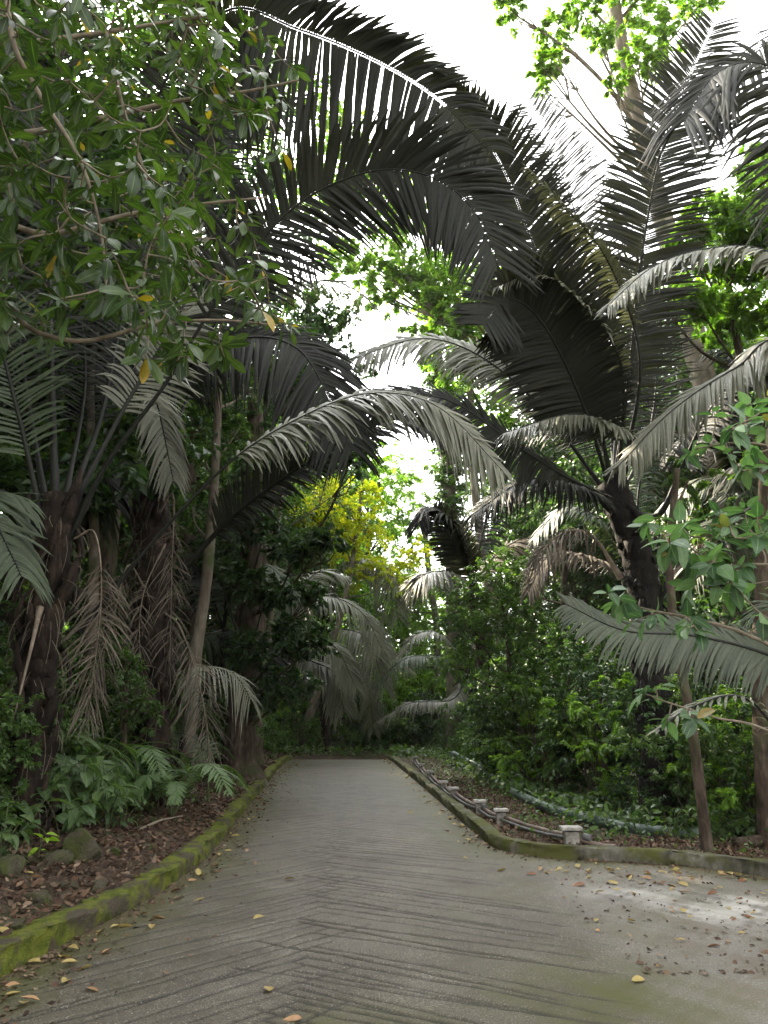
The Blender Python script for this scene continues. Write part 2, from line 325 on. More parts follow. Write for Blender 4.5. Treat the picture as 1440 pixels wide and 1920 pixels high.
# ------------------------------------------------------------------ grooved road
XS = sp((-4.2, -2.9, .12), (-2.9, 3.2, .022), (3.2, 6, .08), (6, 20, .4)); YS = sp((-6, 3.4, .2), (3.4, 7.2, .0085), (7.2, 10.5, .013), (10.5, 17, .025), (17, 44, .15))
X, Y = np.meshgrid(XS, YS)
def cx(y): return -.52 + .0 * y - .07 * (y - 6) * .35
gro = np.zeros(X.shape)
r2 = np.random.default_rng(5)
for side, slope in ((-1, 1.0), (1, .55)):
    y0 = -1.0
    while y0 < 21:
        y0 += (.075 + .10 * r2.random()) * (1.0 if side > 0 else 1.3)
        if r2.random() < .12: y0 += .12
        sl = slope * (1 + .10 * r2.normal()); ov = r2.random() ** 3 * .55 + .02
        ext = (1.6 + 1.2 * r2.random() ** .5) if side < 0 else (1.1 + 1.5 * r2.random() ** .6)
        wd = .010 + .008 * r2.random(); dp = (.65 + .6 * r2.random()) * np.interp(y0, [0, 9, 14, 21], [1, 1, .6, .3])
        ph = r2.random() * 6
        u = (X - cx(y0)) * side
        yc = y0 - np.clip(u, -ov, 9) * sl + .012 * np.sin(u * 4 + ph) + .005 * np.sin(u * 13 + ph * 2)
        band = np.abs(Y - yc) * math.cos(math.atan(sl))
        wy = np.maximum(wd, np.interp(Y, [3.4, 10, 18], [.007, .014, .03]))
        v_ = np.exp(-(band / wy) ** 4) * dp * (wd / wy) ** .35
        v_ *= (u > -ov) * (u < ext) * np.clip((u + ov) / .06, 0, 1) * np.clip((ext - u) / .25, 0, 1)
        v_ *= .75 + .25 * np.sin(u * 9 + ph) * np.sin(u * 23 + ph)
        gro = np.maximum(gro, v_)
dk = np.minimum(field(_DL, X, Y), field(_DR, X, Y))
# smooth apron on the right: grooves fade out there
edge = np.interp(Y, [3, 5, 6.5, 8, 9.5], [2.2, 1.75, 1.55, 1.3, 1.0])
gro *= np.clip((edge + .25 * wob(X, Y, 2.2, 3.) - X) / .35, 0, 1) * np.clip((dk - .12) / .3, 0, 1)
Z = road_z(Y) + .03 * np.clip(1 - ((X - cx(Y)) / 2.4) ** 2, -.6, 1) * 0 - .018 * gro + .004 * wob(X * 2, Y * 2, 1.4, 2.)
nx, ny = len(XS), len(YS)
i, j = np.meshgrid(np.arange(ny - 1), np.arange(nx - 1), indexing='ij')
Fq = np.stack([i * nx + j, i * nx + j + 1, (i + 1) * nx + j + 1, (i + 1) * nx + j], -1).reshape(-1, 4)
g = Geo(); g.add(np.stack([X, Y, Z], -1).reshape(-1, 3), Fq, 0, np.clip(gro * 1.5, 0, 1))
m, nt, out = new_mat('grooved_concrete'); L = nt.links.new
tc = nt.nodes.new('ShaderNodeTexCoord'); V0 = tc.outputs['Object']
na = N_(nt, 'ShaderNodeTexNoise', Scale=1.6, Detail=9.0, Roughness=.72); L(V0, na.inputs['Vector'])
base = ramp(nt, na.outputs[0], [(.3, (.040, .032, .024)), (.45, (.068, .058, .046)), (.58, (.090, .079, .065)), (.7, (.135, .122, .103))])
nb = N_(nt, 'ShaderNodeTexNoise', Scale=95.0, Detail=4.0, Roughness=.85); L(V0, nb.inputs['Vector'])
sb = ramp(nt, nb.outputs[0], [(.36, (.22, .20, .18)), (.46, (.75, .74, .72)), (.55, (1.25, 1.25, 1.23)), (.62, (3.6, 3.55, 3.4))])
mm = nt.nodes.new('ShaderNodeMixRGB'); mm.blend_type = 'MULTIPLY'; mm.inputs[0].default_value = 1; L(base, mm.inputs[1]); L(sb, mm.inputs[2]); col = mm.outputs[0]
vo = N_(nt, 'ShaderNodeTexVoronoi', Scale=48.0); L(V0, vo.inputs['Vector'])
vf = ramp(nt, vo.outputs['Distance'], [(.10, (1, 1, 1)), (.22, (0, 0, 0))])
vr = nt.nodes.new('ShaderNodeMath'); vr.operation = 'GREATER_THAN'; vr.inputs[1].default_value = .62
sx = nt.nodes.new('ShaderNodeSeparateColor'); L(vo.outputs['Color'], sx.inputs[0]); L(sx.outputs[0], vr.inputs[0])
vm = nt.nodes.new('ShaderNodeMath'); vm.operation = 'MULTIPLY'; L(vf, vm.inputs[0]); L(vr.outputs[0], vm.inputs[1])
m2 = nt.nodes.new('ShaderNodeMixRGB'); m2.inputs[2].default_value = (.42, .40, .36, 1); L(vm.outputs[0], m2.inputs[0]); L(col, m2.inputs[1]); col = m2.outputs[0]
def attr_mix(col, name, c, curve=None, power=1.0):
    a = nt.nodes.new('ShaderNodeAttribute'); a.attribute_name = name
    x = nt.nodes.new('ShaderNodeMixRGB'); x.inputs[2].default_value = (*c, 1)
    L(a.outputs['Fac'], x.inputs[0]); L(col, x.inputs[1]); return x.outputs[0]
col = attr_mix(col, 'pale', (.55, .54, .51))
col = attr_mix(col, 'moss', (.058, .060, .012))
col = attr_mix(col, 'dirt', (.085, .058, .032))
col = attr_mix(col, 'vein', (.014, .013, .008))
p = N_(nt, 'ShaderNodeBsdfPrincipled', Roughness=.62); L(col, p.inputs[0]); p.inputs['Specular IOR Level'].default_value = .45
b = nt.nodes.new('ShaderNodeBump'); b.inputs['Strength'].default_value = .55; b.inputs['Distance'].default_value = .006; L(nb.outputs[0], b.inputs['Height']); L(b.outputs[0], p.inputs['Normal'])
L(p.outputs[0], out.inputs[0])
road = tag(g.build('road', m), kind='structure')
def add_attr(o, name, val):
    a = o.data.attributes.new(name, 'FLOAT', 'POINT'); a.data.foreach_set('value', np.clip(val, 0, 1).astype(np.float32).ravel())
w1 = wob(X, Y, 2.1, 7.); w2 = wob(X, Y, 5.2, 2.)
moss = np.clip(1.25 - dk / (.50 + .2 * w1), 0, 1) * .9
moss = np.maximum(moss, np.clip(1.1 - field(_DR, X, Y) / (.75 + .3 * w1), 0, 1) * .75 * (Y > 9))
moss = np.maximum(moss, np.exp(-((X - 1.35) / .75) ** 2 - ((Y - 4.9) / .7) ** 2) * .95 * (.8 + .5 * w2))
moss = np.maximum(moss, np.exp(-((X + .1) / .5) ** 2 - ((Y - 4.5) / .35) ** 2) * .8 * (.8 + .5 * w2))
moss = np.maximum(moss, np.clip(.05 + .5 * w1, 0, .35) * np.clip(X / 1.2, 0, 1) * (Y < 12))
moss = np.maximum(moss, .16 * np.exp(-((dk - .75) / .3) ** 2) * (.9 + w2))
add_attr(road, 'moss', moss)
add_attr(road, 'dirt', np.clip(.9 - dk / .2, 0, .8) + np.clip(.5 - np.abs(X - 2.6) / 2, 0, .35) * (w2 > .1) * (Y < 9))
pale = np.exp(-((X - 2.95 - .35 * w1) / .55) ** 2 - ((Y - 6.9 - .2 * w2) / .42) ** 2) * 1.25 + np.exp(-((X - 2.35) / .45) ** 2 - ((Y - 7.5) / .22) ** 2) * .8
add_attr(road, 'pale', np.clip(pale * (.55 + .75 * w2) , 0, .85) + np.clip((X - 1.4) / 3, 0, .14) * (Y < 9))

# ------------------------------------------------------------------ kerbs
def kerb(name, K, h, w, mat, seed, kind='structure'):
    # outward normal = away from the road
    T = norm(np.gradient(K, axis=0)); Nn = np.stack([-T[:, 1], T[:, 0]], 1)
    q = K + Nn * .3
    if pip(q[:, 0], q[:, 1]).mean() > .5: Nn = -Nn
    prof = [(0, -.08), (-.005, .02), (.002, .5), (.006, .82), (.03, .98), (.08, 1.03), (.5, 1.04), (.85, 1.0), (.97, .9), (1, .5), (1, -.3)]
    V = []
    s = np.r_[0, np.cumsum(np.linalg.norm(np.diff(K, axis=0), axis=1))]
    for k, (a, z) in enumerate(prof):
        off = a * w + (.012 * np.sin(s * 3.1 + k + seed) + .008 * np.sin(s * 11 + k * 2.3 + seed) + .006 * np.sin(s * 27 + k * 4)) * (.4 if k < 2 else 1)
        chip = np.maximum(0, np.sin(s * 2.3 + seed) * np.sin(s * 5.1 + k) - .55) * .05 + .018 * np.exp(-(((s + .3) % 1.5 - .75) / .02) ** 2)
        zz = -chip * (z > .5) + road_z(K[:, 1]) + z * h * (1 + .05 * np.sin(s * 1.7 + seed)) + .007 * np.sin(s * 7 + k * 1.7 + seed) + .005 * np.sin(s * 19 + k * 3.1)
        V.append(np.stack([K[:, 0] + Nn[:, 0] * off, K[:, 1] + Nn[:, 1] * off, zz], 1))
    V = np.stack(V, 1); n, k = V.shape[:2]
    i, j = np.meshgrid(np.arange(n - 1), np.arange(k - 1), indexing='ij')
    g = Geo(); g.add(V, np.stack([i * k + j, i * k + j + 1, (i + 1) * k + j + 1, (i + 1) * k + j], -1).reshape(-1, 4))
    return tag(g.build(name, mat), kind=kind)
def fine(K, step):
    L_ = np.r_[0, np.cumsum(np.linalg.norm(np.diff(K, axis=0), axis=1))]; q = np.arange(0, L_[-1], step)
    return np.stack([np.interp(q, L_, K[:, 0]), np.interp(q, L_, K[:, 1])], 1)
mossk = surf_mat('mossy_kerb', [(.3, (.035, .036, .010)), (.45, (.10, .125, .014)), (.58, (.16, .18, .022)), (.72, (.11, .09, .05))], 9, rough=.95, bump=1, dist=.04, second=((.085, .07, .05), 3.4, .50, .60))
greyk = surf_mat('stained_kerb', [(.3, (.025, .024, .018)), (.45, (.085, .08, .06)), (.6, (.16, .15, .125)), (.75, (.34, .33, .30))], 6, rough=.9, bump=.7, dist=.02, second=((.075, .080, .020), 2.6, .40, .54), stretch=(1, 1, .6))
KLn = fine(KL, .06); k1 = kerb('kerb', KLn[:int(np.argmax(KLn[:, 1] > 27.6))], .15, .24, mossk, 1.)
k2 = kerb('kerb', fine(KR, .06), .13, .20, greyk, 4.)

# ------------------------------------------------------------------ fronds, palms
def frond(parent, o, ctrl, n=70, L=1.0, face=(1, 0), droop=.25, mat='frond_dark', rib='midrib', s0=.25, sweep=.45, v=.25, w=.055, rr=.035, K=5, name='frond', missing=.03, sides=(1, 1), label=None, mess=.10, tipL=.4, r=rng):
    """ctrl: (x,y,z) points base->tip. face = (towards camera, up) mix of the frond's facing."""
    P = catmull(ctrl, 60); mid = P[35]
    hint = norm(face[0] * norm(CAM - mid) + face[1] * UP + np.array([0, 0, 1e-3]))
    T = norm(np.gradient(P, axis=0))
    s = np.linspace(s0, .995, n); fi = s * 59
    def samp(A): return np.stack([np.interp(fi, np.arange(60), A[:, k]) for k in range(3)], 1)
    p0 = samp(P); t = norm(samp(T)); B = norm(np.cross(t, hint)); Nn = np.cross(B, t); Nn = norm(Nn)
    g = Geo(); q = (s - s0) / (1 - s0)
    prof = np.interp(q, [0, .12, .35, .7, .92, 1], [.55, .85, 1, .92, .6, tipL])
    for sg, on in zip((1, -1), sides):
        if not on: continue
        keep = r.random(n) > missing
        jj = r.normal(size=n) * mess
        vv = v + jj; sw = sweep + q * .35 + r.normal(size=n) * mess * .5
        d = norm(np.cos(sw)[:, None] * (sg * B * np.cos(vv)[:, None] + Nn * np.sin(vv)[:, None]) + np.sin(sw)[:, None] * t)
        Ln = L * prof * (1 + .07 * r.normal(size=n)) * (1 if on is True or on == 1 else on)
        u = np.linspace(0, 1, K)
        C = p0[:, None] + d[:, None] * (.012 * L + Ln[:, None] * u)[..., None]
        dr = droop * (1 + .3 * r.normal(size=n))
        C[..., 2] -= (dr * Ln)[:, None] * u[None] ** 2
        # keep length when drooping
        ww = w * (.55 + .45 * prof) * (1 + .12 * r.normal(size=n))
        wp = np.interp(u, [0, .12, .3, .6, .9, 1], [.62, .85, 1, 1, .6, .1])
        dc = norm(np.gradient(C, axis=1)); wv = norm(np.cross(dc, Nn[:, None] + .35 * t[:, None] + jj[:, None, None])); nn = np.cross(wv, dc)
        hw = (ww[:, None] * wp / 2)[..., None]
        Vv = np.stack([C - wv * hw - nn * hw * .35, C, C + wv * hw - nn * hw * .35], 2)[keep]
        N = keep.sum(); base = (np.arange(N) * K * 3)[:, None, None]; rr_ = (np.arange(K - 1) * 3)[None, :, None]
        F = np.concatenate([np.stack([base + rr_, base + rr_ + 1, base + rr_ + 4, base + rr_ + 3], -1).reshape(-1, 4),
                            np.stack([base + rr_ + 1, base + rr_ + 2, base + rr_ + 5, base + rr_ + 4], -1).reshape(-1, 4)])
        g.add(Vv, F)
    f = g.build(name, M[mat], parent, o)
    if label: f['label'] = label
    g = Geo(); tube(g, P, np.interp(np.linspace(0, 1, 60), [0, .1, .3, 1], [rr * 1.5, rr, rr * .7, rr * .12]), 6)
    g.build('midrib', M[rib], f, o)
    return f
def px(pts): return np.array([at(*p) for p in pts])
def trunk_palm(parent, o, P, r0, r1, mat, seed=1, stubs=70, shag=.5):
    r = np.random.default_rng(seed)
    C = catmull(P, 40); g = Geo(); R = np.linspace(r0, r1, 40)
    C2 = catmull(P, 90); tube(g, C2, np.linspace(r0, r1, 90), 18, rough=.13, seed=seed)
    for k in range(stubs):      # old leaf bases standing off the stem
        f = r.random() ** .8; i = int(f * 38); a = r.random() * 6.28; rad = np.array([math.cos(a), math.sin(a), 0])
        b = C[i] + rad * R[i] * .85; Ls = (.18 + .35 * r.random()) * shag * 1.6
        up = .9 if r.random() < .7 else -.9
        e = b + rad * Ls * .35 + np.array([0, 0, Ls * up]); md = (b + e) / 2 + rad * .05
        w = .05 + .05 * r.random(); sd_ = np.cross(rad, UP)
        Pp = catmull([b, md, e], 5); ws = np.array([1.3, 1.1, .9, .6, .25]) * w
        V = np.stack([Pp - sd_ * ws[:, None], Pp + rad * .025, Pp + sd_ * ws[:, None], Pp - rad * .02], 1)
        F = [[a_ * 4 + q, a_ * 4 + (q + 1) % 4, a_ * 4 + 4 + (q + 1) % 4, a_ * 4 + 4 + q] for a_ in range(4) for q in range(4)]
        g.add(V, F)
    n = stubs * 2
    for k in range(n):
        i = r.integers(0, 38); a = r.random() * 6.28; rad = np.array([math.cos(a), math.sin(a), 0]); b = C[i] + rad * R[i]
        e = b + rad * (.05 + .2 * r.random()) + np.array([0, 0, -.15 - .5 * r.random()]) * shag + r.normal(size=3) * .05
        md = (b + e) / 2 + rad * .06; tube(g, catmull([b, md, e], 5), .0022 + .002 * r.random(), 3, m=1, cap=False)
    return g.build('trunk', [M[mat], M['twig'] if mat != 'black_trunk' else M['midrib']], parent, o)

# --- big dark palm on the right
o = at(1245, 1530, 11.2); o[2] = gz(o[0], o[1])
R_ = empty('sugar_palm', o, 'huge dark palm with near-black trunk and upright fronds, right of the road', 'palm tree')
top = at(1150, 905, 11)
trunk_palm(R_, o, [o - [0, 0, .2], at(1222, 1250, 11.2), at(1200, 1060, 11.1), at(1165, 960, 11), top], .27, .22, 'black_trunk', 3, 60, .4)
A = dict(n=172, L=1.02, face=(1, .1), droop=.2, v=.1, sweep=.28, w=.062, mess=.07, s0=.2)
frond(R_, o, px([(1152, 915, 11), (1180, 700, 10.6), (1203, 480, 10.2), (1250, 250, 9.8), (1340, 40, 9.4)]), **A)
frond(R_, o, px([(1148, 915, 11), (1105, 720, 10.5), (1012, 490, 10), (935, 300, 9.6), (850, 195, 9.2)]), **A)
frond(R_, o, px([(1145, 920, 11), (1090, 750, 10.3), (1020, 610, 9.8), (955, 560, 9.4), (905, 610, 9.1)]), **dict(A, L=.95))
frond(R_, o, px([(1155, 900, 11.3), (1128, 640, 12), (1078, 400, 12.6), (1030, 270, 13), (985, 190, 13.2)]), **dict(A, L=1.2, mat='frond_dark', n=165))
frond(R_, o, px([(1150, 910, 11), (1165, 640, 11.6), (1170, 540, 11.4), (1210, 480, 11)]), **dict(A, L=.95, n=50))
frond(R_, o, px([(1165, 900, 11), (1200, 680, 10.2), (1140, 490, 9.6), (1050, 380, 9.3), (985, 310, 9.2)]), n=60, L=.34, face=(.2, 1), droop=.5, v=-.2, mat='frond_skylit', s0=.45, w=.045)
frond(R_, o, px([(1160, 910, 11), (1165, 690, 10), (1090, 570, 9.5), (1010, 515, 9.3), (925, 540, 9.2)]), n=56, L=.38, face=(.2, 1), droop=.55, v=-.2, mat='frond_skylit', s0=.4, w=.05)
frond(R_, o, px([(1145, 930, 11), (1080, 905, 10.5), (970, 838, 10), (870, 765, 9.6), (790, 738, 9.3), (700, 735, 9.1)]), n=150, L=.72, face=(.6, .6), droop=.45, v=0, s0=.12, w=.045)
frond(R_, o, px([(1148, 960, 11), (1090, 915, 10.5), (990, 900, 10.2), (885, 965, 10)]), n=100, L=.55, face=(.3, .9), droop=.6, v=.05, s0=.08, w=.045)
frond(R_, o, px([(1165, 900, 10.9), (1190, 825, 10.2), (1080, 778, 9.8), (945, 812, 9.5)]), n=100, L=.45, face=(.2, 1), droop=.55, v=-.15, mat='frond_skylit', s0=.3, w=.05)
frond(R_, o, px([(1175, 960, 11), (1235, 965, 10.8), (1275, 885, 10.5), (1330, 770, 10), (1400, 695, 9.5), (1500, 650, 9)]), n=76, L=.6, face=(.5, .7), droop=.4, v=.1, s0=.35, w=.055, rr=.05)
frond(R_, o, px([(1140, 930, 11.3), (1020, 770, 11.5), (900, 668, 11.5), (790, 635, 11.5), (655, 675, 11.3)]), n=150, L=.7, face=(.6, .7), droop=.45, v=0, mat='frond_skylit', s0=.3, w=.045)
frond(R_, o, px([(1150, 930, 11), (1120, 820, 11.5), (1010, 690, 12), (930, 650, 12), (880, 700, 12)]), **dict(A, L=.8, n=60))
frond(R_, o, px([(1160, 940, 11.2), (1220, 800, 12.2), (1230, 640, 12.6), (1200, 560, 12.6)]), **dict(A, L=.9, n=60))
for pts in ([(1165, 1085, 11.2), (1110, 1005, 11.1), (1050, 1003, 11), (985, 1070, 10.9)],):
    frond(R_, o, px(pts), n=50, L=.42, face=(.3, .8), droop=.9, mat='frond_dead', rib='midrib_dead', s0=.3, w=.03, mess=.4, name='dead_frond', missing=.2)

# --- left shaggy palm, nearer
o = at(60, 1400, 8.2); o[2] = gz(o[0], o[1])
P3 = empty('sugar_palm', o, 'shaggy brown-trunked palm nearest on the left, black petioles fanning out above ferns', 'palm tree')
trunk_palm(P3, o, [o - [0, 0, .2], at(75, 1250, 8.2), at(95, 1080, 8.2), at(115, 930, 8.2)], .16, .20, 'palm_trunk', 5, 80, .7)
frond(P3, o, px([(150, 1185, 8.2), (290, 1012, 8.1), (430, 868, 8), (560, 785, 7.9), (690, 738, 7.8), (820, 762, 7.7), (945, 885, 7.6)]), n=160, L=.72, face=(.5, .8), droop=.5, v=.1, mat='frond_skylit', s0=.42, w=.044, rr=.026, sides=(1, .55))
frond(P3, o, px([(130, 1010, 8.2), (200, 870, 8), (310, 720, 7.8), (410, 560, 7.5), (540, 398, 7.2), (680, 325, 7), (800, 328, 6.8), (890, 395, 6.6), (935, 500, 6.5)]), n=170, L=.88, face=(.9, .3), droop=.25, v=.05, s0=.38, w=.046, rr=.03, tipL=.5)
frond(P3, o, px([(105, 960, 8.2), (97, 700, 8.2), (95, 420, 8.2), (110, 150, 8), (160, -60, 7.6)]), n=70, L=.9, face=(.9, .2), droop=.3, s0=.25, w=.05, rr=.045)
frond(P3, o, px([(80, 980, 8.2), (30, 760, 8), (-30, 560, 7.8), (-140, 400, 7.5)]), n=56, L=.9, face=(.9, .2), droop=.3, s0=.2, w=.05, mat='frond_green')
frond(P3, o, px([(90, 970, 8.3), (45, 700, 8.8), (20, 500, 9.2), (-20, 300, 9.4)]), n=60, L=.9, face=(.9, .2), droop=.3, s0=.25, w=.05)
frond(P3, o, px([(125, 950, 8.3), (190, 780, 9), (240, 560, 9.6), (320, 360, 10), (420, 250, 10.2)]), n=70, L=.95, face=(.8, .4), droop=.35, s0=.28, w=.055)
frond(P3, o, px([(130, 960, 8.1), (230, 770, 8.4), (330, 600, 8.6), (380, 480, 8.8), (330, 400, 8.8)]), n=64, L=.8, face=(.8, .4), droop=.4, s0=.3, w=.055, mat='frond_skylit')
frond(P3, o, px([(70, 1000, 8.1), (20, 930, 7.2), (-20, 940, 6.6), (40, 1080, 6.2)]), n=50, L=.55, face=(.4, .8), droop=.7, s0=.2, w=.045, mat='frond_green')
frond(P3, o, px([(120, 950, 8.4), (160, 700, 10), (130, 480, 10.5), (60, 330, 10.5)]), n=60, L=.95, face=(.8, .4), droop=.35, s0=.25, w=.055)
for pts, L_ in (([(140, 1010, 8.1), (178, 1000, 8.0), (190, 1120, 7.9), (165, 1350, 7.9)], .42),):
    frond(P3, o, px(pts), n=95, L=L_ * .95, face=(.9, .1), droop=.55, mat='frond_dead', rib='midrib_dead', s0=.3, w=.011, mess=.7, name='dead_frond', missing=.3, rr=.010)
frond(P3, o, px([(75, 1140, 8), (62, 1200, 7.8), (40, 1290, 7.8), (20, 1365, 7.8)]), n=1, L=.03, sides=(1, 0), missing=0, mat='frond_dead', rib='midrib_dead', s0=.95, name='dead_petiole', rr=.03)

# --- second shaggy palm on the left, a little further
o = at(295, 1470, 11.8); o[2] = gz(o[0], o[1])
P2 = empty('sugar_palm', o, 'shaggy palm with thick ragged reddish-brown trunk, second from left', 'palm tree')
trunk_palm(P2, o, [o - [0, 0, .2], at(290, 1300, 11.8), at(288, 1080, 11.8), at(290, 880, 11.8)], .22, .25, 'palm_trunk', 9, 120, .75)
frond(P2, o, px([(318, 1098, 11.6), (430, 975, 11.2), (550, 885, 10.8), (655, 820, 10.4), (760, 785, 10.1), (850, 830, 9.9)]), n=140, L=.85, face=(.7, .6), droop=.15, v=.35, s0=.2, w=.045, rr=.055, sides=(1, 1))
frond(P2, o, px([(300, 900, 11.7), (320, 750, 11.2), (385, 660, 10.6), (480, 632, 10.1), (560, 655, 9.7), (612, 735, 9.4), (660, 845, 9.2)]), n=165, L=1.0, face=(.6, .5), droop=.5, v=0, s0=.25, w=.045)
frond(P2, o, px([(290, 880, 11.6), (240, 560, 10.6), (290, 200, 9.3), (420, 22, 8.6), (560, 55, 8.1), (700, 112, 7.9), (820, 185, 7.7), (925, 290, 7.5)]), n=175, L=1.55, face=(.9, .25), droop=.4, v=.05, s0=.42, w=.06, sides=(1, .5), sweep=.25, rr=.04, tipL=.35)
frond(P2, o, px([(295, 880, 11.9), (400, 650, 12.6), (520, 545, 13), (640, 532, 13.2), (745, 610, 13.4)]), n=70, L=.6, face=(.2, 1), droop=.6, v=-.1, mat='frond_skylit', s0=.3, w=.05)
frond(P2, o, px([(285, 890, 11.7), (262, 770, 11.2), (290, 745, 11), (325, 900, 10.9)]), n=44, L=.5, face=(.4, .8), droop=.8, mat='frond_skylit', s0=.3, w=.05)
frond(P2, o, px([(285, 880, 11.8), (250, 700, 12), (200, 560, 12.3), (120, 480, 12.5)]), n=70, L=1.1, face=(.8, .4), droop=.35, s0=.2, w=.065)
frond(P2, o, px([(300, 880, 11.8), (350, 660, 12), (420, 500, 12.3), (500, 450, 12.5), (590, 500, 12.6)]), n=74, L=1.1, face=(.7, .5), droop=.45, s0=.2, w=.065)
frond(P2, o, px([(300, 880, 11.8), (330, 620, 11.2), (360, 380, 11), (440, 230, 10.8), (560, 200, 10.6)]), n=80, L=1.1, face=(.7, .5), droop=.4, s0=.25, w=.065)
frond(P2, o, px([(280, 900, 12), (230, 850, 12.4), (190, 870, 12.6), (170, 980, 12.7)]), n=54, L=.7, face=(.4, .8), droop=.7, s0=.15, w=.05, mat='frond_green')
for pts, L_ in (([(300, 960, 11.4), (325, 930, 11.1), (322, 1080, 11), (318, 1260, 11)], .45), ([(270, 1100, 11.4), (240, 1060, 11), (215, 1150, 10.8), (178, 1290, 10.8)], .35), ([(310, 1150, 11.4), (340, 1180, 11), (375, 1290, 10.9), (400, 1440, 10.9)], .5), ([(310, 1020, 11.5), (270, 1110, 11), (262, 1210, 11), (280, 1330, 11)], .3)):
    frond(P2, o, px(pts), n=75, L=L_ * .9, face=(.9, .1), droop=.55, mat='frond_dead', rib='midrib_dead', s0=.3, w=.012, mess=.7, name='dead_frond', missing=.4, rr=.012)

# --- palm standing out of frame on the right; its fronds hang into the picture
o = np.array([7.2, 7.8, 0]); o[2] = gz(o[0], o[1])
P4 = empty('sugar_palm', o, 'palm at the right edge whose pale fronds reach in over the undergrowth', 'palm tree')
trunk_palm(P4, o, [o - [0, 0, .2], o + [.1, 0, 2.5], o + [.1, 0, 4.6]], .3, .28, 'palm_trunk', 12, 50, .6)
t4 = o + np.array([.1, 0, 4.5])
frond(P4, o, np.vstack([t4, px([(1560, 560, 8), (1440, 472, 8), (1330, 466, 8), (1225, 500, 8), (1138, 574, 8)])]), n=140, L=.5, face=(.5, .8), droop=.45, v=-.05, mat='frond_skylit', s0=.25, w=.055)
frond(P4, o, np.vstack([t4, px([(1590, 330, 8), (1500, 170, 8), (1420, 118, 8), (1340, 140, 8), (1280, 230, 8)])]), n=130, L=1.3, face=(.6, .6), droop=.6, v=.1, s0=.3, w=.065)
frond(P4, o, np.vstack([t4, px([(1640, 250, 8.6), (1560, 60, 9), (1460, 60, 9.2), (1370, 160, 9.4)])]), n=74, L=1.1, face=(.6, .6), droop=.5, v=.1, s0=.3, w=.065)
frond(P4, o, np.vstack([t4, px([(1500, 640, 8), (1380, 690, 8.2), (1260, 770, 8.3), (1158, 875, 8.4)])]), n=140, L=.55, face=(.5, .8), droop=.5, v=-.05, mat='frond_skylit', s0=.2, w=.055)
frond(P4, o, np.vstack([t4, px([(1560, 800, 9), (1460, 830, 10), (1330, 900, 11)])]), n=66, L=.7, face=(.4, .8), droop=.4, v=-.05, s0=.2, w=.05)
# low young palm, bottom right
o = np.array([5.0, 6.7, 0]); o[2] = gz(o[0], o[1])
P5 = empty('young_palm', o, 'stemless young palm at the right edge, one wide pale frond arching in low', 'palm')
trunk_palm(P5, o, [o - [0, 0, .1], o + [0, 0, .3], o + [0, 0, .6]], .16, .12, 'palm_trunk', 13, 16, .3)
t5 = o + np.array([0, 0, .6])
frond(P5, o, np.vstack([t5, px([(1600, 1310, 6.9), (1440, 1228, 6.8), (1300, 1192, 6.7), (1170, 1182, 6.6), (1060, 1132, 6.5)])]), n=190, L=.47, face=(.75, .5), droop=.42, v=.12, mat='frond_grey', s0=.2, w=.034, sweep=.55, sides=(1, .9), mess=.06, missing=.0)
frond(P5, o, np.vstack([t5, px([(1560, 1200, 6.8), (1460, 1130, 7), (1380, 1180, 7.2)])]), n=40, L=.5, face=(.3, .8), droop=.4, mat='frond_green', s0=.2, w=.05)
frond(P5, o, np.vstack([t5, px([(1520, 1420, 6.2), (1400, 1310, 6), (1300, 1325, 5.9), (1232, 1370, 5.8)])]), n=36, L=.22, face=(.2, 1), droop=.4, mat='frond_skylit', s0=.3, w=.03)

# --- far palms bending over the bend of the road
def far_palm(base, top, specs, label, mat='frond_skylit', mats=None, tm='palm_trunk', L=.75, group=None, dead=0, r0=.22):
    o = np.array(base, float); o[2] = gz(o[0], o[1]); rt = empty('sugar_palm', o, label, 'palm tree', group)
    trunk_palm(rt, o, [o - [0, 0, .2], (o + top) / 2 + [.05, 0, 0], np.array(top)], r0, r0 * .9, tm, int(abs(base[0] * 7 + base[1])), 30, .4)
    for k, s in enumerate(specs):
        frond(rt, o, np.vstack([top, px(s)]), n=78, L=L, face=(.3, .9), droop=.55, v=0, mat=(mats[k % len(mats)] if mats else mat), s0=.15, w=.07, K=4)
    return rt
far_palm(at(612, 1400, 37), at(600, 1190, 37), [[(620, 1090, 36.5), (660, 1042, 36), (715, 1075, 35.5), (748, 1160, 35)], [(560, 1080, 37), (500, 1060, 37), (450, 1130, 37)], [(640, 1130, 37.5), (690, 1150, 38), (735, 1235, 38)], [(590, 1080, 38), (580, 1010, 39), (540, 980, 39)], [(560, 1140, 36.5), (520, 1150, 36), (490, 1220, 36)], [(630, 1080, 36), (690, 1050, 35), (745, 1100, 34)], [(640, 1180, 36), (690, 1200, 35), (720, 1290, 35)]],
         'far palm left of the bend, grey fronds arching over the road', mats=['frond_skylit', 'frond_green', 'frond_skylit'], L=1.6)
far_palm(at(632, 1405, 40), at(645, 1290, 40), [[(660, 1255, 39.5), (690, 1290, 39), (700, 1370, 39)], [(640, 1240, 40), (600, 1235, 40), (570, 1300, 40)], [(680, 1240, 40.5), (730, 1225, 41), (775, 1260, 41)], [(660, 1200, 40), (690, 1185, 40), (745, 1230, 40)], [(620, 1290, 39), (610, 1330, 39), (640, 1390, 39)]],
         'small far palm with drooping pale fronds at the vanishing point of the road', L=.9, r0=.2)
